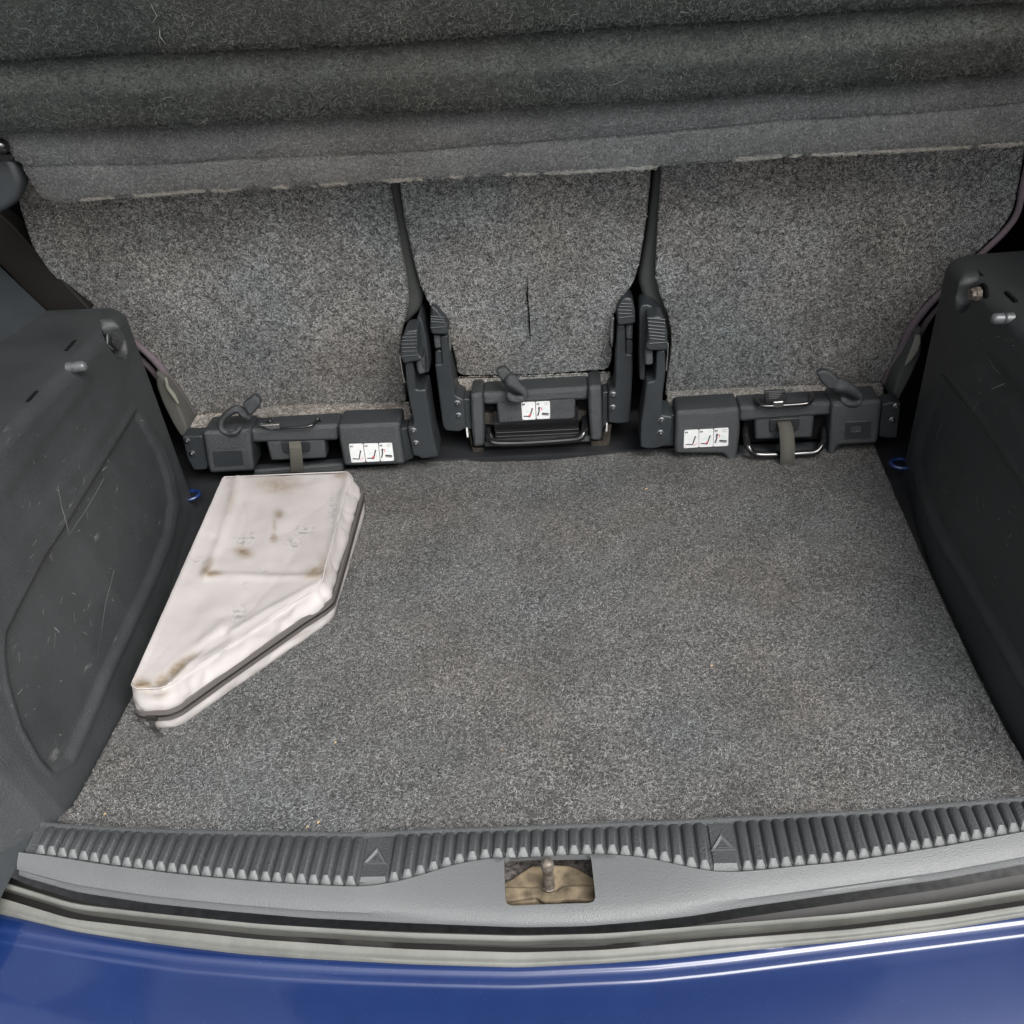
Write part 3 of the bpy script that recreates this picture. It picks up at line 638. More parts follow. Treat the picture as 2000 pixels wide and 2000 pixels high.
# ================================================================== LASHING RINGS
for (c, lab, x) in (((374, 968), 'small blue painted lashing ring on the dark floor beside the white bag', -.6), ((1757, 906), 'small blue painted lashing ring in shade beside the right trim', .47)):
    t = thing('lashing_ring', lab, 'lashing ring', 'lashing rings in the rear corners')
    P = onax(c, 2, .012); s = 1 if x < 0 else -1; g = MB()
    tube(g, [P + np.array([-s * .022, .012, -.016]), P + np.array([-s * .012, .011, .0]), P + np.array([s * .004, .010, .002]), P + np.array([s * .012, .003, .002]), P + np.array([s * .012, -.006, .002]), P + np.array([s * .004, -.013, .001]), P + np.array([-s * .012, -.014, -.001]), P + np.array([-s * .022, -.014, -.016])], .0034, 'paint', 10, smooth=5)
    g.build('ring_bar', t, 60)

# ================================================================== SEATS
# main backrest plane: leans back towards the boot at the top
PB0 = np.array([0, 1.49, .115]); VUP = np.array([0, 1.36 - 1.49, .50 - .115]); VUP /= np.linalg.norm(VUP); NB = np.cross(XV, VUP)
def on_back(p, off=0): return onpl(p, PB0 + NB * off, NB)
def bl(pts, off=0):
    o = []
    for p in pts:
        w_ = on_back(p, off) - PB0 - NB * off; o.append((w_ @ XV, w_ @ VUP))
    return o
def backrest(parent, px, flap_px, flap_y, n_f, slit=None, depth=.09, body=None):
    g = MB(); L = roundpoly(bl(px), .012, 3)
    if body is not None: plate(g, [roundpoly(bl(body, -.012), .012, 3)], PB0 - NB * .012, XV, VUP, depth, .010, 'bolster', 4)
    plate(g, [L], PB0 - NB * .004, XV, VUP, depth, .006, 'bolster')
    br = g.build('backrest', parent, 50)
    g = MB(); plate(g, [L], PB0, XV, VUP, .006, .0025, 'seatc'); cp = g.build('carpet_backing', br, 50)
    arr = np.array(L); lo, hi = arr.min(0), arr.max(0); Q = rng.uniform(lo, hi, (n_f, 2)); Q = Q[inpoly(Q, L)]; Q = Q[segdist(Q, L) > .0028]
    vis = Q[:, 1] < .47; Q = Q[vis]
    P = PB0 + Q[:, :1] * XV + Q[:, 1:] * VUP
    fibres('carpet_fibres', P, np.tile(NB, (len(P), 1)), .0056, .0008, 'seatf', br, .0014, .6)
    # flap under the seam, sloping out to the rail
    top = [on_back(p, .001) for p in flap_px[0]]; bot = [onax(p, 1, flap_y) for p in flap_px[1]]
    rows = []
    for t in np.linspace(0, 1, 9):
        rows.append([np.array(top[i]) * (1 - t) + np.array(bot[i]) * t + np.array([0, -.004, .004]) * math.sin(math.pi * t) for i in range(len(top))])
    g = MB(); grid(g, rows, 'flapc'); g.build('carpet_flap', parent, 60)
    P = []
    A = np.array(rows)
    kk = 9000; ii = rng.uniform(0, A.shape[0] - 1.001, kk); jj = rng.uniform(0, A.shape[1] - 1.001, kk); i0 = ii.astype(int); j0 = jj.astype(int); fi = (ii - i0)[:, None]; fj = (jj - j0)[:, None]
    P = (A[i0, j0] * (1 - fi) + A[i0 + 1, j0] * fi) * (1 - fj) + (A[i0, j0 + 1] * (1 - fi) + A[i0 + 1, j0 + 1] * fi) * fj
    nn = np.cross(A[0, -1] - A[0, 0], A[0, 0] - A[-1, 0]); nn /= np.linalg.norm(nn)
    if nn[1] > 0: nn = -nn
    fibres('flap_fibres', P, np.tile(nn, (kk, 1)), .006, .0009, 'flapf', parent, .0015, .6)
    g = MB(); tube(g, [p + NB * .0012 for p in top], .0011, 'black', 6); g.build('seam', parent, 60)
    if slit:
        g = MB(); a = [on_back(p, .0032) for p in slit]; wv = np.array([.0011, 0, 0])
        rws = [[p - wv * s, p + wv * s] for p, s in zip(a, [.2, 1.3, .8, 1.2, .9, .2])]; grid(g, rws, 'black'); g.build('slit', br, 0)
    return br
def bolt(parent, p, y):
    P = onax(p, 1, y); g = MB()
    lathe(g, P + np.array([0, .001, 0]), (0, -1, .0), [(0, .0052), (.0012, .0052), (.0016, .0042), (.0018, .0034), (.0042, .0031), (.0058, .0018), (.006, .0006)], 'bolt', 12)
    return g.build('bolt', parent, 40)
def bracket(parent, poly, y, bolts, lever, lips, knob, extra=(), depth=.055):
    g = MB(); py(g, poly, y, depth, .0025, 'bracket', .004)
    for q, yy, dd, mt in extra: py(g, q, yy, dd, .002, mt, .006)
    br = g.build('side_bracket', parent, 50)
    for p in bolts: bolt(br, p, y)
    g = MB(); py(g, lever, y - .012, .045, .003, 'bracket', .004)
    for (a, b_) in lips:   # finger ridges
        A, B_ = onax(a, 1, y - .0125), onax(b_, 1, y - .0125)
        tube(g, [A, (A + B_) / 2, B_], .0011, 'bracket', 6)
    g.build('recliner_lever', br, 50)
    if knob:
        g = MB(); py(g, knob, y - .002, .03, .003, 'plastic', .004); g.build('release_tab', br, 50)
    return br
def ridges(z, x0, x1, ys, slant=0, shrink=None):
    out = []
    for i, yv in enumerate(ys):
        a0 = x0 if shrink is None else shrink[i]
        out.append((z((a0, yv + slant / 2)), z((x1, yv - slant / 2))))
    return out

def sticker(parent, quads, y, kinds):
    for k, (q, kind) in enumerate(zip(quads, kinds)):
        g = MB(); py(g, q, y - .0006, .0008, .0001, 'white', .0025); st = g.build('instruction_sticker', parent, 40)
        w4 = [onax(p, 1, y - .0012) for p in q]      # tl tr br bl
        def uv(u, v): return (w4[0] * (1 - u) + w4[1] * u) * (1 - v) + (w4[3] * (1 - u) + w4[2] * u) * v
        g = MB()
        def stroke(pts, wd, mat, dz=0):
            A = [uv(*p) for p in pts]; L, Rr = [], []
            for i, a in enumerate(A):
                t = A[min(i + 1, len(A) - 1)] - A[max(i - 1, 0)]; t /= np.linalg.norm(t); s_ = np.array([-t[2], 0, t[0]]) * wd
                o_ = np.array([0, -dz, 0]); L.append(a - s_ + o_); Rr.append(a + s_ + o_)
            grid(g, [L, Rr], mat)
        # numeral box
        stroke([(.05, .13), (.25, .13)], .0014, 'print')
        if kind == '1': stroke([(.15, .08), (.15, .18)], .00035, 'white', .0002)
        elif kind == '2': stroke([(.11, .09), (.18, .09), (.18, .13), (.11, .13), (.11, .17), (.19, .17)], .00022, 'white', .0002)
        else: stroke([(.11, .09), (.18, .09), (.18, .17), (.11, .17)], .00022, 'white', .0002); stroke([(.12, .13), (.18, .13)], .00022, 'white', .0004)
        if kind in ('1', '2'):
            stroke([(.12, .80), (.35, .80), (.55, .84), (.62, .76)], .0009, 'print')
            stroke([(.60, .80), (.66, .64), (.72, .50), (.76, .44), (.78, .38)], .0009, 'print', .0001)
            stroke([(.76, .40), (.76, .36)], .0013, 'print', .0002)
        if kind == '1': stroke([(.12, .52), (.40, .52)], .0003, 'cyan'); stroke([(.62, .88), (.80, .82), (.90, .74)], .0004, 'red'); stroke([(.08, .93), (.12, .93)], .0008, 'red')
        if kind == '2': stroke([(.30, .62), (.40, .52), (.55, .48)], .0004, 'cyan'); stroke([(.48, .78), (.58, .74), (.62, .68)], .0012, 'red', .0002); stroke([(.8, .6), (.86, .7), (.8, .8)], .0003, 'cyan')
        if kind == '3':
            stroke([(.10, .80), (.16, .68), (.22, .52), (.20, .38), (.24, .30)], .0010, 'print'); stroke([(.22, .40), (.30, .34)], .0009, 'print', .0001)
            stroke([(.42, .66), (.90, .70), (.88, .80), (.42, .76), (.42, .66)], .0005, 'print'); stroke([(.45, .70), (.88, .74)], .0007, 'print', .0001)
            stroke([(.50, .46), (.66, .42), (.80, .50), (.86, .60)], .0004, 'cyan'); stroke([(.36, .34), (.42, .42), (.38, .5)], .0007, 'red')
            stroke([(.60, .08), (.90, .08), (.90, .2), (.60, .2), (.60, .08)], .00015, 'print'); stroke([(.75, .08), (.75, .2)], .00015, 'print'); stroke([(.92, .92), (.95, .92)], .0006, 'print')
        g.build('pictogram', st, 0)
def hook(parent, path, radii, y0, knob_px, ky, mat='plastic'):
    g = MB(); P = [onax(p, 1, y) for p, y in zip(path, y0)]
    tube(g, P, radii, mat, 12, smooth=6); h = g.build('bag_hook', parent, 60)
    g = MB(); py(g, knob_px, ky, .014, .004, mat, .004, bres=3); g.build('hook_tab', h, 50)
    return h

# ---------------------------------------------------------------- left seat
zA = lambda q: zc(350, 740, 3.864, q); zB = lambda q: zc(760, 560, 5.085, q)
def one(z): return lambda p: z([p])[0]
s1 = thing('seat', 'left rear seat with grey carpeted back, rail above the white bag', 'car seat', 'rear seats across the boot')
px = [(20, 280), (37, 400), (62, 480), (95, 530), (175, 602), (250, 658), (305, 708), (345, 765), (372, 812), (584, 792), (795, 788), (790, 750), (782, 700), (784, 655), (792, 625), (800, 590), (796, 545), (787, 500), (776, 433), (762, 362), (755, 280)]
backrest(s1, px, [[(368, 812), (480, 801), (584, 790), (690, 788), (797, 786)], [(374, 852), (480, 842), (584, 836), (690, 831), (806, 826)]], 1.445, 120000,
         body=[(60, 280), (110, 520), (380, 780), (770, 770), (775, 700), (780, 650), (800, 630), (822, 610), (828, 580), (817, 542), (808, 500), (799, 449), (788, 400), (779, 355), (772, 280)])
g = MB(); A_ = [on_back(p, .006) for p in [(240, 650), (300, 702), (338, 752), (376, 808)]]
tube(g, A_, [.004, .006, .0065, .006], 'lavender', 8, smooth=5)
A_ = [on_back(p, -.004) for p in [(228, 660), (290, 715), (328, 765), (362, 812)]]
tube(g, A_, [.004, .005, .0055, .004], 'lavender', 8, smooth=5); g.build('piping', s1, 60)
g = MB(); py(g, [(303, 725), (322, 738), (340, 775), (358, 815), (370, 850), (354, 855), (338, 830), (318, 790), (305, 755)], 1.45, .06, .004, 'grey_cloth', .006); g.build('side_cloth', s1, 50)
g = MB(); py(g, zc(0, 500, 3.22, [(1035, 762), (1050, 770), (1060, 820), (1100, 870), (1125, 925), (1118, 930), (1080, 880), (1045, 830)]), 1.44, .002, .0005, 'cream', .002); g.build('seam_tag', s1, 30)
zb = one(zB)
bracket(s1, zB([(158, 765), (235, 750), (255, 870), (268, 1028), (365, 1020), (380, 1100), (400, 1250), (440, 1500), (490, 1690), (320, 1712), (300, 1690), (238, 1680), (180, 1395), (235, 1385), (242, 1330), (205, 1170), (170, 950)]), 1.395,
        zB([(243, 1430), (267, 1555)]), zB([(120, 540), (165, 440), (282, 428), (288, 670), (330, 712), (318, 735), (140, 768), (112, 680)]),
        ridges(zb, 125, 275, [470, 500, 533, 570, 605, 640], 4, [162, 130, 125, 122, 122, 125]) + [(zb((126, 692)), zb((285, 678)))],
        zB([(262, 750), (348, 695), (362, 865), (300, 880), (280, 850)]),
        extra=[(zB([(278, 300), (300, 282), (330, 340), (365, 500), (385, 640), (400, 860), (280, 860)]), 1.42, .05, 'bracket'), (zB([(98, 700), (115, 690), (150, 900), (160, 980), (130, 900)]), 1.41, .03, 'metal')])
rail = MB(); Y1 = 1.398
py(rail, zA([(530, 385), (1200, 345), (1200, 470), (545, 488)]), Y1 + .006, .045, .006, 'plastic', .0062, bres=4); py(rail, zA([(646, 440), (1092, 420), (1112, 602), (690, 622)]), Y1 + .0075, .03, .004, 'plastic', .005)      # middle bar + tab
for q in ([(172, 400), (532, 385), (545, 470), (568, 700), (228, 718), (210, 650)], [(1192, 352), (1665, 335), (1668, 420), (1706, 650), (1242, 662), (1205, 470)]):
    py(rail, zA(q), Y1 - .004, .055, .006, 'plastic', .0065, bres=4)
py(rail, zA([(560, 690), (1240, 640), (1240, 700), (560, 735)]), Y1 + .012, .02, .003, 'plastic', .003)
rl = rail.build('cross_rail', s1, 50)
g = MB(); py(g, zA([(85, 435), (175, 430), (215, 660), (205, 685), (110, 690), (62, 600), (20, 432)]), Y1 + .008, .03, .002, 'bracket', .004); fl = g.build('rail_end', s1, 50)
for p in zA([(60, 467), (97, 562)]): bolt(fl, p, Y1 + .008)
g = MB(); py(g, zA([(1665, 375), (1722, 368), (1770, 600), (1704, 625)]), Y1 + .008, .03, .002, 'bracket', .003); g.build('rail_end', s1, 50)
g = MB(); py(g, zA([(248, 545), (475, 535), (490, 655), (262, 668)]), Y1 - .0045, .004, .001, 'bracket', .003); g.build('blank_panel', rl, 40)
g = MB(); py(g, zA([(768, 480), (980, 470), (988, 550), (785, 562)]), Y1 + .004, .004, .001, 'darkplastic', .004); g.build('strap_slot', rl, 40)
g = MB(); a = onax(zA([(872, 476)])[0], 1, Y1 - .001); rows = []
for p, w_, y in zip(zA([(872, 470), (878, 520), (884, 590), (890, 665), (892, 700)]), [50, 52, 53, 54, 54], [Y1 + .004, Y1 - .004, Y1 - .006, Y1 - .004, Y1]):
    c = onax(p, 1, y); hw = w_ / 3.864 * .00072 ; rows.append([c - XV * hw, c - XV * hw + YV * -.0008, c + XV * hw + YV * -.0008, c + XV * hw])
grid(g, rows, 'strap'); g.build('pull_strap', rl, 30)
g = MB(); tube(g, [onax(p, 1, y) for p, y in zip(zA([(760, 372), (830, 370), (960, 360), (1010, 345), (1035, 315), (1050, 300), (1060, 320)]), [Y1 - .002, Y1 - .004, Y1 - .004, Y1, Y1 + .01, Y1 + .012, Y1 + .02])], .0024, 'gloss', 8, smooth=4)
py(g, zA([(605, 350), (755, 342), (758, 380), (690, 385)]), Y1 - .003, .006, .001, 'metal', .001); py(g, zA([(650, 320), (690, 305), (705, 335), (655, 345)]), Y1 + .004, .01, .003, 'gloss', .004)
g.build('release_rod', rl, 50)
sticker(rl, [zA(q) for q in ([(1280, 492), (1384, 489), (1406, 627), (1300, 632)], [(1390, 489), (1500, 486), (1515, 622), (1411, 627)], [(1505, 486), (1605, 483), (1622, 617), (1520, 622)])], Y1 - .004, '123')
hook(s1, zA([(530, 285), (490, 262), (440, 228), (375, 258), (325, 310), (318, 375), (360, 408), (415, 410), (450, 385), (462, 358)]), [.0075, .008, .0065, .006, .0055, .005, .0045, .0045, .004, .003], [1.405, 1.402, 1.40, 1.40, 1.40, 1.398, 1.395, 1.39, 1.39, 1.39],
     zA([(470, 195), (560, 125), (600, 150), (612, 195), (565, 265), (525, 285)]), 1.385)

# ---------------------------------------------------------------- centre seat
zC = lambda q: zc(880, 700, 5.367, q); zD = lambda q: zc(1150, 540, 4.832, q)
s2 = thing('seat', 'narrow centre rear seat with a slit in its grey carpeted back', 'car seat', 'rear seats across the boot')
px = [(770, 260), (779, 355), (790, 430), (809, 514), (818, 550), (834, 588), (859, 622), (877, 655), (887, 690), (895, 734), (1040, 732), (1190, 722), (1197, 690), (1191, 669), (1196, 622), (1216, 582), (1240, 548), (1250, 510), (1260, 450), (1272, 340), (1274, 260)]
backrest(s2, px, [[(897, 737), (970, 736), (1045, 734), (1115, 731), (1190, 728)], [(900, 780), (970, 776), (1045, 772), (1115, 766), (1186, 760)]], 1.49, 95000,
         slit=zc(750, 340, 3.22, [(903, 672), (900, 760), (908, 830), (914, 920), (918, 1000), (920, 1060)]))
zb = one(zB); zd = one(zD); Y2 = 1.438
bracket(s2, zB([(505, 492), (580, 485), (602, 700), (645, 960), (660, 1085), (740, 1125), (765, 1402), (700, 1442), (562, 1432), (530, 1380), (455, 790), (458, 772), (527, 768), (515, 640)]), Y2,
        zB([(678, 1158), (690, 1280)]), zB([(412, 182), (480, 232), (545, 320), (580, 388), (590, 480), (418, 474), (404, 400)]),
        ridges(zb, 415, 545, [300, 325, 350], -10) + [(zb((415, 408)), zb((572, 398)))], zB([(435, 482), (508, 485), (516, 618), (450, 622)]),
        extra=[(zB([(455, 640), (500, 628), (525, 640), (530, 780), (460, 790)]), Y2 + .004, .05, 'bracket'), (zB([(590, 430), (600, 430), (612, 640), (598, 640)]), Y2 + .006, .03, 'metal')])
bracket(s2, zD([(270, 465), (345, 458), (350, 735), (415, 738), (415, 900), (398, 1200), (385, 1378), (285, 1392), (185, 1380), (185, 1085), (245, 1065), (252, 950), (258, 700)]), Y2,
        zD([(232, 1117), (228, 1238)]), zD([(330, 200), (402, 205), (436, 300), (442, 430), (424, 448), (285, 466), (270, 440), (265, 320), (290, 250)]),
        ridges(zd, 285, 405, [258, 285, 318, 350], -4, [305, 285, 278, 278]) + [(zd((285, 392)), zd((425, 372)))], zD([(350, 452), (416, 448), (416, 600), (352, 600)]),
        extra=[(zD([(352, 600), (400, 596), (418, 620), (415, 745), (350, 745)]), Y2 + .004, .05, 'bracket'), (zD([(230, 380), (243, 400), (240, 560), (225, 680), (205, 640), (200, 520), (214, 430)]), Y2 + .01, .03, 'metal')])
rail = MB()
py(rail, zC([(325, 365), (1450, 300), (1452, 445), (335, 500)]), Y2 + .006, .05, .007, 'plastic', .0072, bres=4); py(rail, zC([(476, 440), (1314, 390), (1305, 645), (498, 690)]), Y2 + .0065, .02, .004, 'plastic', .005)
for q in ([(205, 375), (330, 365), (345, 500), (360, 925), (238, 940), (212, 600)], [(1445, 300), (1582, 290), (1592, 600), (1592, 868), (1465, 872), (1440, 500)]):
    py(rail, zC(q), Y2 - .004, .06, .006, 'plastic', .0065, bres=4)
py(rail, zC([(350, 880), (1470, 815), (1470, 880), (355, 935)]), Y2 + .004, .03, .003, 'plastic', .003)
rl = rail.build('cross_rail', s2, 50)
g = MB(); py(g, zC([(130, 425), (208, 425), (215, 600), (235, 745), (150, 742)]), Y2 + .008, .03, .002, 'bracket', .003); g.build('rail_end', s2, 50)
g = MB(); py(g, zC([(1590, 355), (1652, 348), (1656, 665), (1600, 740), (1590, 740)]), Y2 + .008, .03, .002, 'bracket', .003); g.build('rail_end', s2, 50)
g = MB(); box(g, (onax(zC([(470, 700)])[0], 1, Y2 + .03)[0], Y2 + .012, .02), (onax(zC([(1345, 700)])[0], 1, Y2 + .03)[0], Y2 + .035, .075), 'gloss')
for yy in (820, 780):
    tube(g, [onax(p, 1, Y2 + .011) for p in zC([(480, yy), (900, yy - 18), (1340, yy - 40)])], .0007, 'gloss', 6)
g.build('latch_housing', rl, 40)
g = MB(); tube(g, [onax(p, 1, y) for p, y in zip(zC([(395, 740), (400, 790), (425, 860), (490, 888), (700, 888), (1000, 872), (1280, 850), (1360, 830), (1400, 770), (1408, 700), (1405, 620)]), [Y2 + .02, Y2 + .004, Y2 - .012] + [Y2 - .016] * 5 + [Y2 - .010, Y2 + .006, Y2 + .02])], .0055, 'gloss', 12, smooth=5); g.build('release_bar', rl, 60)
g = MB()
for q, q2 in (([(350, 575), (470, 600), (485, 700), (360, 690)], [(345, 490), (475, 495), (478, 720), (350, 730)]), ([(1310, 555), (1430, 552), (1430, 620), (1320, 680), (1290, 650)], [(1312, 440), (1440, 435), (1440, 720), (1300, 700)])):
    g = MB(); py(g, zC(q), Y2 + .02, .010, .001, 'rusty', .002); py(g, zC(q2), Y2 + .028, .004, .001, 'black', .002); g.build('latch_plate', rl, 40)
for q in ([(148, 750), (185, 745), (205, 860), (240, 1010), (345, 1005), (350, 940), (235, 940), (205, 760), (170, 745)], [(1468, 870), (1590, 868), (1600, 760), (1640, 690), (1690, 690), (1660, 940), (1480, 950)]):
    g = MB(); py(g, zC(q), Y2 + .012, .012, .001, 'rusty', .002); lg = g.build('mounting_foot', s2, 40)
for q in ([(160, 740), (175, 740), (188, 830), (170, 832)], [(1632, 690), (1645, 690), (1642, 770), (1625, 770)]):
    g = MB(); py(g, zC(q), Y2 + .002, .012, .001, 'white', .001); g.build('foot_clip', s2, 40)
sticker(rl, [zC([(740, 460), (886, 456), (894, 640), (752, 645)]), zC([(893, 455), (1040, 448), (1044, 630), (901, 637)])], Y2 + .006, '23')
hook(s2, zC([(560, 190), (600, 215), (640, 240), (700, 300), (765, 350), (770, 405), (700, 430), (630, 410), (610, 370)]), [.007, .009, .0125, .0085, .006, .0055, .0065, .0065, .005], [1.45, 1.44, 1.432, 1.43, 1.43, 1.43, 1.428, 1.43, 1.435],
     zC([(478, 122), (565, 98), (625, 150), (640, 200), (590, 235), (545, 250), (490, 190)]), 1.432)

# ---------------------------------------------------------------- right seat
zE = lambda q: zc(1250, 700, 3.513, q); ze = one(zE)
s3 = thing('seat', 'right rear seat with grey carpeted back and a looped pull strap on its rail', 'car seat', 'rear seats across the boot')
px = [(1292, 240), (1290, 340), (1282, 464), (1279, 539), (1289, 579), (1306, 620), (1311, 660), (1308, 700), (1301, 744), (1300, 780), (1500, 762), (1722, 748), (1754, 684), (1774, 637), (1806, 594), (1868, 532), (1890, 510), (1955, 449), (1980, 412), (1991, 358), (2010, 240)]
backrest(s3, px, [[(1302, 764), (1400, 760), (1500, 756), (1610, 752), (1720, 748)], [(1306, 800), (1400, 796), (1500, 788), (1610, 780), (1722, 774)]], 1.445, 125000,
         body=[(1282, 240), (1277, 340), (1262, 464), (1246, 551), (1257, 590), (1285, 622), (1303, 655), (1312, 700), (1320, 760), (1700, 740), (1900, 480), (1980, 240)])
g = MB(); A_ = [on_back(p, .004) for p in [(1727, 746), (1757, 690), (1778, 643), (1812, 598), (1872, 538), (1896, 515), (1962, 452), (1988, 412), (1998, 360), (2012, 300)]]
tube(g, A_, [.0055, .0062, .0065, .0055, .005, .0045, .0045, .0045, .0045, .0045], 'lavender', 8, smooth=5)
A_ = [on_back(p, -.012) for p in [(1745, 738), (1770, 695), (1796, 650), (1822, 612), (1880, 550)]]
tube(g, A_, [.004, .006, .006, .004, .003], 'lavender', 8, smooth=5); g.build('piping', s3, 60)
g = MB(); py(g, [(1790, 650), (1800, 640), (1800, 690), (1778, 740), (1756, 782), (1742, 785), (1752, 740), (1768, 705)], 1.45, .06, .004, 'bolster', .006); g.build('side_cloth', s3, 50)
g = MB(); py(g, zc(1600, 340, 2.76, [(520, 868), (545, 866), (548, 905), (530, 955), (500, 1000), (462, 1035), (490, 960), (512, 905)]), 1.435, .003, .0008, 'cream', .002); g.build('seam_tag', s3, 30)
bracket(s3, zD([(640, 705), (716, 698), (726, 850), (722, 920), (700, 1100), (688, 1310), (790, 1325), (772, 1592), (712, 1602), (640, 1622), (560, 1630), (488, 1612), (490, 1400), (520, 1200), (545, 1000), (627, 985), (636, 850)]), 1.395,
        zD([(687, 1358), (676, 1476)]), zD([(552, 398), (640, 375), (690, 385), (742, 520), (748, 692), (720, 702), (568, 702), (532, 672), (560, 600)]),
        ridges(zd, 560, 720, [400, 432, 468, 500, 530, 562, 592], -16, [552, 556, 560, 564, 568, 572, 576]) + [(zd((572, 632)), zd((732, 622)))],
        zD([(530, 672), (605, 700), (608, 838), (528, 842)]),
        extra=[(zD([(478, 300), (500, 272), (560, 262), (620, 300), (700, 385), (560, 400), (540, 600), (530, 980), (480, 980)]), 1.42, .05, 'bracket'), (zD([(742, 620), (755, 640), (752, 760), (738, 880), (726, 900)]), 1.405, .03, 'metal')])
rail = MB(); Y3 = 1.398
py(rail, zE([(680, 335), (1320, 300), (1322, 392), (680, 440)]), Y3 + .006, .045, .006, 'plastic', .0062, bres=4); py(rail, zE([(786, 400), (1202, 370), (1182, 548), (790, 562)]), Y3 + .0075, .03, .004, 'plastic', .005)
for q in ([(245, 368), (682, 340), (690, 500), (672, 642), (666, 712), (600, 708), (575, 660), (240, 660), (235, 600)], [(1316, 308), (1655, 288), (1662, 330), (1632, 588), (1360, 602), (1342, 668), (1292, 668), (1300, 560)]):
    py(rail, zE(q), Y3 - .004, .055, .006, 'plastic', .0065, bres=4)
py(rail, zE([(665, 655), (1295, 625), (1290, 675), (668, 708)]), Y3 + .006, .03, .003, 'plastic', .003)
rl = rail.build('cross_rail', s3, 50)
g = MB(); box(g, (onax(ze((700, 600)), 1, Y3 + .03)[0], Y3 + .025, .012), (onax(ze((1300, 600)), 1, Y3 + .03)[0], Y3 + .04, .068), 'black'); g.build('latch_housing', rl, 30)
g = MB(); py(g, zE([(1660, 318), (1740, 298), (1792, 305), (1762, 545), (1700, 548), (1638, 535)]), Y3 + .008, .03, .002, 'bracket', .003); fl = g.build('rail_end', s3, 50)
for p in zE([(1757, 330), (1732, 424)]): bolt(fl, p, Y3 + .008)
g = MB(); py(g, zE([(165, 395), (240, 385), (236, 600), (160, 605)]), Y3 + .008, .03, .002, 'bracket', .003); g.build('rail_end', s3, 50)
g = MB(); py(g, zE([(1410, 438), (1588, 428), (1580, 548), (1402, 558)]), Y3 - .0045, .003, .0008, 'bracket', .002, holes=[zE([(1450, 468), (1520, 462), (1516, 500), (1448, 504)])]); g.build('blank_panel', rl, 40)
g = MB(); py(g, zE([(892, 420), (1098, 408), (1090, 495), (890, 505)]), Y3 + .004, .004, .001, 'darkplastic', .004); g.build('strap_slot', rl, 40)
g = MB(); tube(g, [onax(p, 1, y) for p, y in zip(zE([(722, 480), (726, 540), (745, 610), (800, 658), (950, 660), (1120, 652), (1210, 640), (1250, 590), (1262, 540), (1264, 470)]), [Y3 + .02, Y3 + .006, Y3 - .010] + [Y3 - .014] * 4 + [Y3 - .006, Y3 + .006, Y3 + .02])], .0052, 'gloss', 12, smooth=5); g.build('release_bar', rl, 60)
g = MB(); rows = []
hw = 54 / 3.513 * .00071
for p, y, s in zip(zE([(985, 435), (1000, 480), (1008, 540), (1012, 600), (1012, 650), (1010, 700), (1002, 735), (985, 745), (980, 700), (990, 650), (1000, 600)]), [Y3 + .004, Y3 - .008, Y3 - .018, Y3 - .024, Y3 - .028, Y3 - .029, Y3 - .026, Y3 - .018, Y3 - .008, Y3 - .002, Y3 + .01], [.92, .96, 1, 1, 1, 1, 1, 1, 1, 1, 1]):
    c = onax(p, 1, y); rows.append([c - XV * hw * s, c + XV * hw * s])
r2 = []
for i in range(len(rows) - 1):
    for k in range(3): t = k / 3; r2.append([rows[i][j] * (1 - t) + rows[i + 1][j] * t for j in (0, 1)])
grid(g, r2, 'strap'); st = g.build('pull_strap', rl, 80)
md = st.modifiers.new('t', 'SOLIDIFY'); md.thickness = .0016
g = MB(); tube(g, [onax(p, 1, y) for p, y in zip(zE([(800, 262), (802, 290), (822, 318), (870, 328), (1000, 322), (1130, 312), (1168, 298), (1182, 270), (1176, 248)]), [Y3 + .03, Y3 + .014, Y3, Y3 - .004, Y3 - .004, Y3 - .004, Y3, Y3 + .014, Y3 + .03])], .0034, 'gloss', 10, smooth=5)
py(g, zE([(915, 300), (985, 296), (987, 335), (918, 340)]), Y3 - .008, .005, .001, 'metal', .001); g.build('release_rod', rl, 60)
g = MB(); py(g, zE([(852, 228), (1000, 220), (1010, 292), (865, 306)]), Y3 + .008, .006, .0012, 'darkplastic', .003)
for k in range(4):
    a, b_ = zE([(885, 240 + k * 12), (975 - k * 8, 236 + k * 12)]); tube(g, [onax(a, 1, Y3 + .0078), onax(b_, 1, Y3 + .0078)], .0008, 'darkplastic', 6)
g.build('release_paddle', rl, 40)
sticker(rl, [zE(q) for q in ([(304, 493), (402, 488), (403, 610), (300, 617)], [(406, 488), (504, 483), (501, 605), (405, 610)], [(508, 481), (608, 476), (605, 600), (503, 605)])], Y3 - .004, '123')
hook(s3, zE([(1330, 175), (1370, 185), (1420, 200), (1475, 235), (1510, 275), (1490, 310), (1440, 310), (1395, 285), (1390, 260)]), [.0105, .012, .0105, .0075, .0055, .005, .0055, .0055, .004], [1.41, 1.40, 1.40, 1.40, 1.40, 1.398, 1.396, 1.40, 1.41],
     zE([(1212, 105), (1250, 82), (1300, 90), (1350, 130), (1380, 180), (1340, 215), (1290, 218), (1235, 155)]), 1.392)

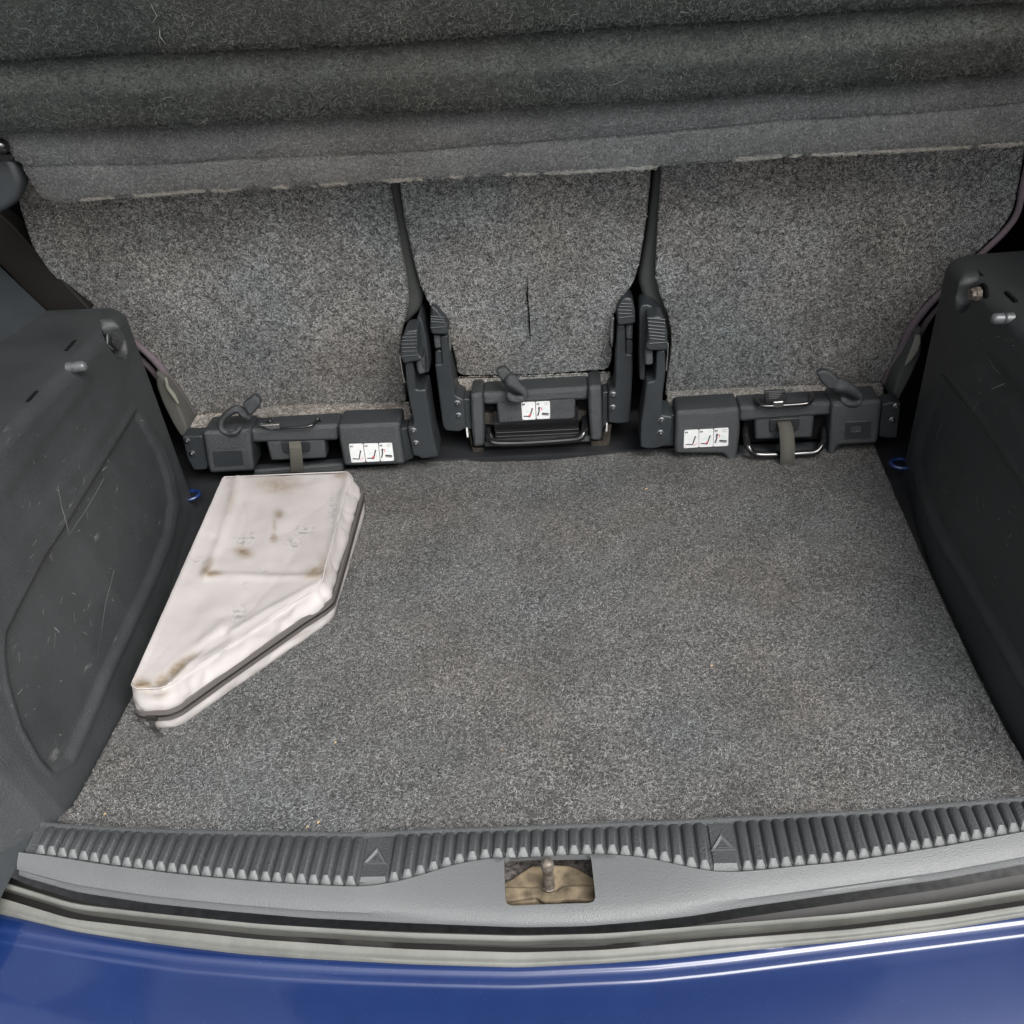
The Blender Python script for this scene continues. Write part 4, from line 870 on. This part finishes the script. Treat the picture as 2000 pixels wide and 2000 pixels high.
# ================================================================== LEFT PILLAR PIECES
g = MB(); py(g, [(-60, 380), (0, 418), (30, 445), (65, 487), (120, 545), (178, 606), (95, 612), (45, 565), (0, 518), (-60, 470)], 1.41, .03, .003, 'brown', .006)
tag(g.build('pillar_seal'), 'dark brown pillar strip slanting behind the left side trim ledge', 'trim strip')
g = MB(); py(g, [(-80, 290), (0, 300), (18, 308), (33, 330), (42, 360), (32, 392), (12, 410), (-20, 425), (-80, 430)], 1.27, .03, .008, 'ledge', .012, bres=3)
sm = tag(g.build('shelf_support'), 'blue grey plastic support holding the left end of the parcel shelf', 'shelf support')
rows = []
for i in range(14):
    u = i / 13; r_ = []
    for j in range(14):
        v = j / 13; p = (np.array([-.85, .75, .322]) * (1 - u) + onax((92, 608), 2, .322) * u); q = (np.array([-.93, .75, .62]) * (1 - u) + onax((-90, 395), 1, 1.44) * u)
        r_.append(p * (1 - v) + q * v + np.array([-.02 * math.sin(math.pi * v * .5), 0, 0]))
    rows.append(r_)
g = MB(); grid(g, rows, 'ledge'); tag(g.build('quarter_trim', smooth=60), 'smooth blue grey quarter panel rising above the left trim ledge', 'side trim')

# ================================================================== PARCEL SHELF
shelf = thing('parcel_shelf', 'dark felt covered parcel shelf tipped up across the top with pale lint on it', 'parcel shelf')
E0 = [(-60, 385), (98, 386), (181, 380), (331, 367), (518, 357), (750, 344), (1000, 331), (1259, 318), (1466, 300), (1673, 290), (2000, 272), (2100, 266)]
C1 = [(-60, 262), (52, 253), (259, 249), (388, 243), (647, 228), (1000, 211), (1259, 198), (1518, 177), (1828, 155), (2000, 137), (2100, 128)]
Cm = [(-60, 330), (150, 322), (300, 322), (518, 308), (750, 300), (1000, 281), (1259, 262), (1518, 236), (1828, 218), (2000, 200), (2100, 192)]
C2 = [(-60, 163), (0, 160), (311, 155), (673, 139), (1000, 120), (1233, 106), (1440, 95), (1725, 67), (2000, 48), (2100, 40)]
C3 = [(-60, 116), (52, 111), (259, 99), (518, 92), (725, 83), (1000, 62), (1207, 47), (1466, 34), (1647, 17), (2000, 0), (2100, -8)]
C4 = [(x, y - 260) for x, y in C3]
TH = math.radians(62); SV = np.array([0, -math.cos(TH), math.sin(TH)]); SN = np.cross(XV, SV); S0 = np.array([0, 1.30, .485])
def sh(p, off=0): return onpl(p, S0 + SN * off, SN)
def curve_at(C, x): a = np.array(C); return np.interp(x, a[:, 0], a[:, 1])
lines = [E0, Cm, C1, C2, C3, C4]
# (fraction between successive traced lines, normal offset)
stat = []
def seg(a, b_, arr):
    for t, o in arr: stat.append((a, b_, t, o))
seg(0, 1, [(.0, -.008), (.0, .003), (.04, .009), (.10, .0125), (.2, .0135), (.4, .0125), (.7, .0095), (.9, .0065)])
seg(1, 2, [(0, .0040), (.07, .0026), (.16, .0046), (.45, .0025), (.7, -.003), (.88, -.009), (1.0, -.015)])
seg(2, 3, [(.03, -.004), (.06, .004), (.12, .009), (.25, .013), (.45, .0155), (.7, .0165), (.9, .0165)])
seg(3, 4, [(0, .0155), (.15, .012), (.4, .007), (.7, .002), (.88, -.003), (1.0, -.008)])
seg(4, 5, [(.01, -.002), (.025, .006), (.05, .011), (.1, .014), (.2, .016), (.35, .017), (.5, .017), (.75, .017), (1, .016)])
xcol = np.linspace(-60, 2100, 400)
left_lim = lambda y: float(np.interp(y, [-300, 240, 290, 312, 350, 372, 386, 400], [-60, -60, 4, 28, 62, 80, 100, 110]))
rows = []
for (a, b_, t, o) in stat:
    r_ = []
    for k, x in enumerate(xcol):
        y0 = curve_at(lines[a], x); y1 = curve_at(lines[b_], x); y = y0 + (y1 - y0) * t
        ll = left_lim(y)
        xx = ll + (x + 60) * (2100 - ll) / 2160
        y0 = curve_at(lines[a], max(xx, -60)); y1 = curve_at(lines[b_], max(xx, -60)); y = y0 + (y1 - y0) * t
        wav = .0010 * noise.noise(Vector((xx * .012, (a + t) * 5, 9))) + .0012 * noise.noise(Vector((xx * .006, y * .02, 3))) + .0006 * noise.noise(Vector((xx * .03, y * .05, 1)))
        ef = math.exp(-((xx - ll) / 14) ** 2)
        P = sh((xx, y)) + SN * (o + wav - .006 * ef); r_.append(P)
    rows.append(r_)
# underside return: thickness
back = [[p - SN * .018 + SV * .004 for p in rows[0]], [p - SN * .02 + SV * .03 for p in rows[0]]]
g = MB(); nb = 14   # rows of the smoother lower band
grid(g, [back[1], back[0]] + rows[:nb], 'band'); g.build('edge_band', shelf, 60)
g = MB(); grid(g, rows[nb - 1:], 'felt'); shp = g.build('felt_cover', shelf, 60)
A = np.array(rows)
def samp(A, kk, ilo=0, ihi=None):
    ihi = ihi or A.shape[0] - 1.001
    # area weighted rows
    rl_ = np.linalg.norm(A[1:, 200] - A[:-1, 200], axis=1); cum = np.concatenate([[0], np.cumsum(rl_)])
    s = rng.uniform(cum[int(ilo)], np.interp(ihi, np.arange(len(cum)), cum), kk); ii = np.clip(np.interp(s, cum, np.arange(len(cum))), 0, A.shape[0] - 1.001)
    jj = rng.uniform(0, A.shape[1] - 1.001, kk); i0 = ii.astype(int); j0 = jj.astype(int); fi = (ii - i0)[:, None]; fj = (jj - j0)[:, None]
    return (A[i0, j0] * (1 - fi) + A[i0 + 1, j0] * fi) * (1 - fj) + (A[i0, j0 + 1] * (1 - fi) + A[i0 + 1, j0 + 1] * fi) * fj
P = samp(A, 90000, nb - 1); fibres('felt_fuzz', P, np.tile(SN, (len(P), 1)), .0055, .0006, 'feltf', shelf, .0016, .6)
P = samp(A, 60000, 2, nb - 1); fibres('band_fuzz', P, np.tile(SN, (len(P), 1)), .0040, .0005, 'bandf', shelf, .0010, .5)
P = samp(A, 26000, 14); w_ = np.array([noise.noise(Vector(p) * 16) + .6 * noise.noise(Vector(p) * 60) for p in P]); P = P[w_ > .12]; P = P[rng.uniform(size=len(P)) < .55]
fibres('lint_hairs', P, np.tile(SN, (len(P), 1)), .0065, .00035, 'lint', shelf, .003, 1.0)
P = samp(A, 70, 8); fibres('loose_hairs', P, np.tile(SN, (len(P), 1)), .017, .0004, 'fray', shelf, .004, .8)
e0 = A[3]; idx = rng.integers(14, 399, 6000); P = e0[idx] + rng.normal(0, .0011, (6000, 3)) + SV * .001; P = P[[noise.noise(Vector(p) * 22) + .5 * noise.noise(Vector(p) * 90) > .02 for p in P]]
fibres('frayed_edge', P + SN * .001, np.tile(SN, (len(P), 1)), .006, .0005, 'fray', shelf, .002, .4, bias=(2.5, 0, 0))
# worn streaks on the lower band
g = MB(); sp_ = []
for x0, x1 in ((120, 300), (380, 560), (620, 700), (1230, 1400)):
    xx = rng.uniform(x0, x1, 90); sp_ += [sh((x, float(curve_at(Cm, x)) + 2 + random.gauss(0, 1.6))) + SN * .004 for x in xx]
sp_ = np.array(sp_); fibres('worn_streaks', sp_, np.tile(SN, (len(sp_), 1)), .008, .0003, 'fray', shelf, .001, .2, bias=(4, 0, 0))
# pivot pin at the left end
c = sh((14, 282), .0); g = MB()
lathe(g, c - XV * .02 + SN * .002, (1, 0, 0), [(0, .0095), (.008, .010), (.016, .009), (.021, .006), (.022, .001)], 'gloss', 16)
py(g, [(-20, 302), (26, 300), (33, 308), (20, 316), (-20, 318)], 1.27, .01, .001, 'gloss', .001); g.build('pivot_pin', shelf, 50)

# ================================================================== WHITE BAG
bag = thing('storage_bag', 'stained white vinyl zip bag with one slanted corner lying on the carpet', 'bag')
out = [(-.549, 1.311), (-.352, 1.309), (-.334, 1.285), (-.335, 1.035), (-.341, 1.022), (-.478, .846), (-.488, .841), (-.518, .841), (-.527, .848)]
HB = .06
O = roundpoly(out, [.006, .008, .008, .005, .006, .005, .004, .004, .004], 4)
def resample(pts, n):
    P = np.array(pts + [pts[0]]); d = np.concatenate([[0], np.cumsum(np.linalg.norm(np.diff(P, axis=0), axis=1))]); s = np.linspace(0, d[-1], n, endpoint=False)
    return np.stack([np.interp(s, d, P[:, 0]), np.interp(s, d, P[:, 1])], 1)
NP = 360; O = resample(O, NP); cen = O.mean(0)
tn = np.roll(O, -1, 0) - np.roll(O, 1, 0); tn /= np.linalg.norm(tn, axis=1)[:, None]; on = np.stack([-tn[:, 1], tn[:, 0]], 1)
if ((O + on * .001 - cen) ** 2).sum() < ((O - cen) ** 2).sum(): on = -on
rows = []
side_prof = [(0.0, -.0015), (.03, -.0004), (.08, .0008), (.15, .0015), (.22, .002), (.30, .0018), (.38, .0012), (.46, .0012), (.54, .0018), (.62, .0022), (.70, .0020), (.78, .0012), (.86, .0006), (.93, .0002), (.975, -.0006)]
INS = np.array([.0015 + (.0125 * float(np.clip(.35 + .65 * (O[k][1] - 1.035) / .25, 0, 1)) if on[k][0] > .9 and O[k][0] > -.4 else 0) for k in range(NP)])
INS = np.convolve(np.concatenate([INS[-9:], INS, INS[:9]]), np.ones(19) / 19, 'valid')
OT = O - on * INS[:, None]
for t, o in side_prof:
    r_ = []
    for k in range(NP):
        p = O[k]; wr = .0042 * noise.noise(Vector((k * .045, t * 3, 2))) * math.sin(math.pi * t) + .0012 * noise.noise(Vector((k * .15, t * 5, 7)))
        wr -= .0030 * max(0, .16 - abs(noise.noise(Vector((k * .09, t * 2.2, 11))))) / .16 * math.sin(math.pi * t)
        q = p + on[k] * (o + wr - INS[k] * float(smooth01((t - .5) / .5))); z = HB * t + (.0012 * noise.noise(Vector((p[0] * 14, p[1] * 14, 5))) if t > .5 else 0)
        r_.append(np.array([q[0], q[1], z + .001]))
    rows.append(r_)
def dseg(p, a, b_):
    a = np.array(a); b_ = np.array(b_); ab = b_ - a; t = min(1, max(0, (p - a) @ ab / (ab @ ab))); return np.linalg.norm(p - a - t * ab)
# fold lines on the top (photo px): raised or sunken creases
zF = lambda q: zc(200, 880, 3.45, q)
creases = [(zF([(700, 838), (1490, 850)]), .0022, 7), (zF([(930, 130), (850, 420), (790, 600), (690, 830)]), .0028, 9), (zF([(1660, 165), (1560, 600), (1495, 860)]), .0025, 8),
           (zF([(340, 1600), (560, 1400), (820, 1250)]), -.004, 11), (zF([(800, 1180), (620, 1340), (430, 1500)]), .0022, 12), (zF([(1490, 880), (1100, 1085), (700, 1320), (450, 1580)]), .0015, 6), (zF([(240, 1590), (450, 1610)]), .002, 6),
           (zF([(815, 180), (560, 800), (210, 1560)]), .0018, 6), (zF([(800, 900), (560, 1100)]), -.002, 20), (zF([(1140, 340), (1180, 700)]), -.0008, 12)]
for s in list(np.linspace(.985, .05, 44)) + [0.004]:
    r_ = []
    for k in range(NP):
        q = cen + (OT[k] - cen) * s
        P = np.array([q[0], q[1], HB]); pp_ = proj(P); edge = (1 - s)
        z = HB + .0008 - .0035 * smooth01(edge / .5) + .0022 * noise.noise(Vector((q[0] * 15, q[1] * 9, 1))) + .0009 * noise.noise(Vector((q[0] * 45, q[1] * 30, 4)))
        z -= .0006 * max(0, .07 - abs(noise.noise(Vector((q[0] * 12 + q[1] * 5, q[1] * 7, 21))))) / .07
        for cp, h, wd in creases:
            d = min(dseg(pp_, cp[i], cp[i + 1]) for i in range(len(cp) - 1)); z += 1.0 * h * math.exp(-(d / wd) ** 2)
        # the stiff panel under the cloth ends at the fold: the left strip slopes down
        r_.append(np.array([q[0], q[1], z]))
    rows.append(r_)
g = MB(); grid(g, rows, 'vinyl', close=True); g.f += [tuple(range(len(g.v) - NP, len(g.v)))]; g.m += [0]
body = g.build('bag_body', bag, 50)
V = np.array(g.v); pv = proj(V)
st_ = np.zeros(len(V)); sm_ = np.zeros(len(V))
for (c, rx, ry, a, ang) in [((1190, 235), 150, 60, .6, 0), ((1190, 430), 34, 26, .75, 0), ((1155, 590), 20, 26, 1.2, 0), ((1160, 510), 14, 60, .4, 0), ((950, 685), 60, 34, .8, .2), ((705, 790), 26, 60, .9, .5), ((740, 830), 60, 24, .8, 0),
                        ((1440, 820), 75, 40, .9, -.3), ((1600, 150), 50, 40, .7, 0), ((985, 130), 60, 22, .6, 0), ((270, 1580), 75, 38, 1.1, .2), ((400, 1560), 60, 45, .9, -.6), ((500, 1470), 90, 30, 1.1, -.75), ((590, 1400), 50, 24, .6, -.6), ((870, 330), 30, 120, .3, .3),
                        ((400, 1640), 60, 20, .5, -.3), ((1320, 1240), 60, 14, .5, -.4), ((720, 1640), 120, 12, .5, -.5), ((1480, 760), 40, 60, .4, 0)]:
    cx, cy = zF([c])[0]; dx, dy = (pv[:, 0] - cx) * 3.45, (pv[:, 1] - cy) * 3.45; ca, sa = math.cos(ang), math.sin(ang)
    st_ = np.maximum(st_, a * np.exp(-(((dx * ca + dy * sa) / rx) ** 2 + ((-dx * sa + dy * ca) / ry) ** 2)))
for (c, rx, ry, a) in [((1360, 540), 60, 40, .8), ((1290, 625), 50, 36, .8), ((1560, 400), 30, 120, .5), ((950, 610), 50, 30, .7), ((1010, 580), 20, 30, .7), ((920, 1100), 60, 60, .6), ((970, 910), 16, 16, .8), ((1110, 820), 60, 20, .5), ((650, 740), 60, 20, .5)]:
    cx, cy = zF([c])[0]; dx, dy = (pv[:, 0] - cx) * 3.45, (pv[:, 1] - cy) * 3.45; sm_ = np.maximum(sm_, a * np.exp(-((dx / rx) ** 2 + (dy / ry) ** 2)))
for nm, ar in (('stain', st_ * 1.25), ('smudge', sm_ * 1.3)):
    at = body.data.attributes.new(nm, 'FLOAT', 'POINT'); at.data.foreach_set('value', np.clip(ar, 0, 1).astype(np.float32))
# seam piping at the top and bottom edges
def ringtube(t_off, z, r, k0, k1, name, mat, n=6, parent=bag):
    ks = np.arange(k0, k1, 2) % NP; P = [np.array([OT[k][0] + on[k][0] * t_off, OT[k][1] + on[k][1] * t_off, z]) for k in ks]
    g = MB(); tube(g, P, r, mat, n); return g.build(name, parent, 60)
ringtube(-.0006, HB + .0012, .0009, 0, NP + 2, 'seam', 'vinyl')
# zip: tape + teeth running round the right and near sides
def kof(px_, z):
    w_ = onax(px_, 2, z)[:2]; return int(np.argmin(((O - w_) ** 2).sum(1)))
zk = [(kof(zF([p])[0], zz), zz) for p, zz in (((1770, 300), .034), ((1715, 470), .031), ((1650, 700), .027), ((1580, 960), .025), ((1300, 1130), .028), ((1000, 1320), .027), ((700, 1540), .026), ((400, 1775), .024), ((245, 1770), .022))]
ka = zk[0][0]; seq = [k for k, _ in zk]; 
if seq[-1] < seq[0] and seq[1] > seq[0]: seq = [k if k >= seq[0] else k + NP for k in seq]
if seq[1] < seq[0]:
    seq = [k if k <= seq[0] else k - NP for k in seq]
seq = np.array(seq); zz = np.array([z for _, z in zk]); order = np.argsort(seq); kr = np.arange(seq.min(), seq.max() + 1)
zr = np.interp(kr, seq[order], zz[order])
gt = MB(); rws = []
for k, z in zip(kr, zr):
    kk = k % NP; p = O[kk]; o = on[kk]; f = lambda h, d: np.array([p[0] + o[0] * (.0022 + d), p[1] + o[1] * (.0022 + d), z + h])
    rws.append([f(.0088, 0), f(.0078, .0012), f(.0015, .0018), f(.001, .0012), f(-.001, .0012), f(-.0015, .0018), f(-.0078, .0012), f(-.0088, 0)])
grid(gt, rws, 'tape'); zt = gt.build('zip_tape', bag, 40)
g = MB(); acc = 0; last = None
P_ = np.array([[O[k % NP][0] + on[k % NP][0] * .0040, O[k % NP][1] + on[k % NP][1] * .0040, z] for k, z in zip(kr, zr)])
dd = np.concatenate([[0], np.cumsum(np.linalg.norm(np.diff(P_, axis=0), axis=1))])
for i, s in enumerate(np.arange(0, dd[-1], .0016)):
    p = np.array([np.interp(s, dd, P_[:, j]) for j in range(3)]); q = np.array([np.interp(min(s + .001, dd[-1]), dd, P_[:, j]) for j in range(3)]); t = q - p
    if np.linalg.norm(t) < 1e-7: continue
    t /= np.linalg.norm(t); nrm_ = np.cross(t, ZV); a = t * .0005; b_ = ZV * .0014; c = nrm_ * .0006; p = p + ZV * (.0003 if i % 2 else -.0003)
    vs = [p + sa * a + sb * b_ + sc_ * c for sa in (-1, 1) for sb in (-1, 1) for sc_ in (-1, 1)]
    g.add(vs, [(0, 1, 3, 2), (4, 6, 7, 5), (0, 4, 5, 1), (2, 3, 7, 6), (0, 2, 6, 4), (1, 5, 7, 3)], 'teeth')
o = g.build('zip_teeth', zt, 0); o['kind'] = 'stuff'
kf = kof(zF([(330, 1800)])[0], .022) % NP
p = np.array([O[kf][0] + on[kf][0] * .006, O[kf][1] + on[kf][1] * .006, .023]); g = MB()
box(g, tuple(p - [.006, .002, .003]), tuple(p + [.006, .003, .003]), 'teeth'); sl = g.build('zip_slider', bag, 0)
g = MB(); rws = [[p + np.array([-.0035 + dx, dy, dz]), p + np.array([.0035 + dx, dy, dz])] for dx, dy, dz in ((0, -.002, -.001), (.001, -.005, -.008), (.004, -.006, -.015), (.008, -.009, -.0205))]
grid(g, rws, 'teeth'); pt = g.build('pull_tab', sl, 0); md = pt.modifiers.new('t', 'SOLIDIFY'); md.thickness = .0012

# ================================================================== CRUMBS
g = MB()
for c in [(1262, 955), (600, 1615), (655, 1450), (622, 1606), (205, 1590), (980, 1465), (1390, 1300)]:
    P = onax(c, 2, .003); a = random.uniform(0, 3); d = np.array([math.cos(a), math.sin(a), 0]) * random.uniform(.0015, .003); e = np.cross(ZV, d) * .35
    g.add([P - d, P + e + ZV * .001, P + d, P - e, P + ZV * .0015], [(0, 1, 4), (1, 2, 4), (2, 3, 4), (3, 0, 4)], 'leaf')
tag(g.build('crumbs', smooth=0), 'few tiny tan crumbs and leaf bits scattered on the grey carpet', 'debris', kind='stuff')
bpy.context.view_layer.update()
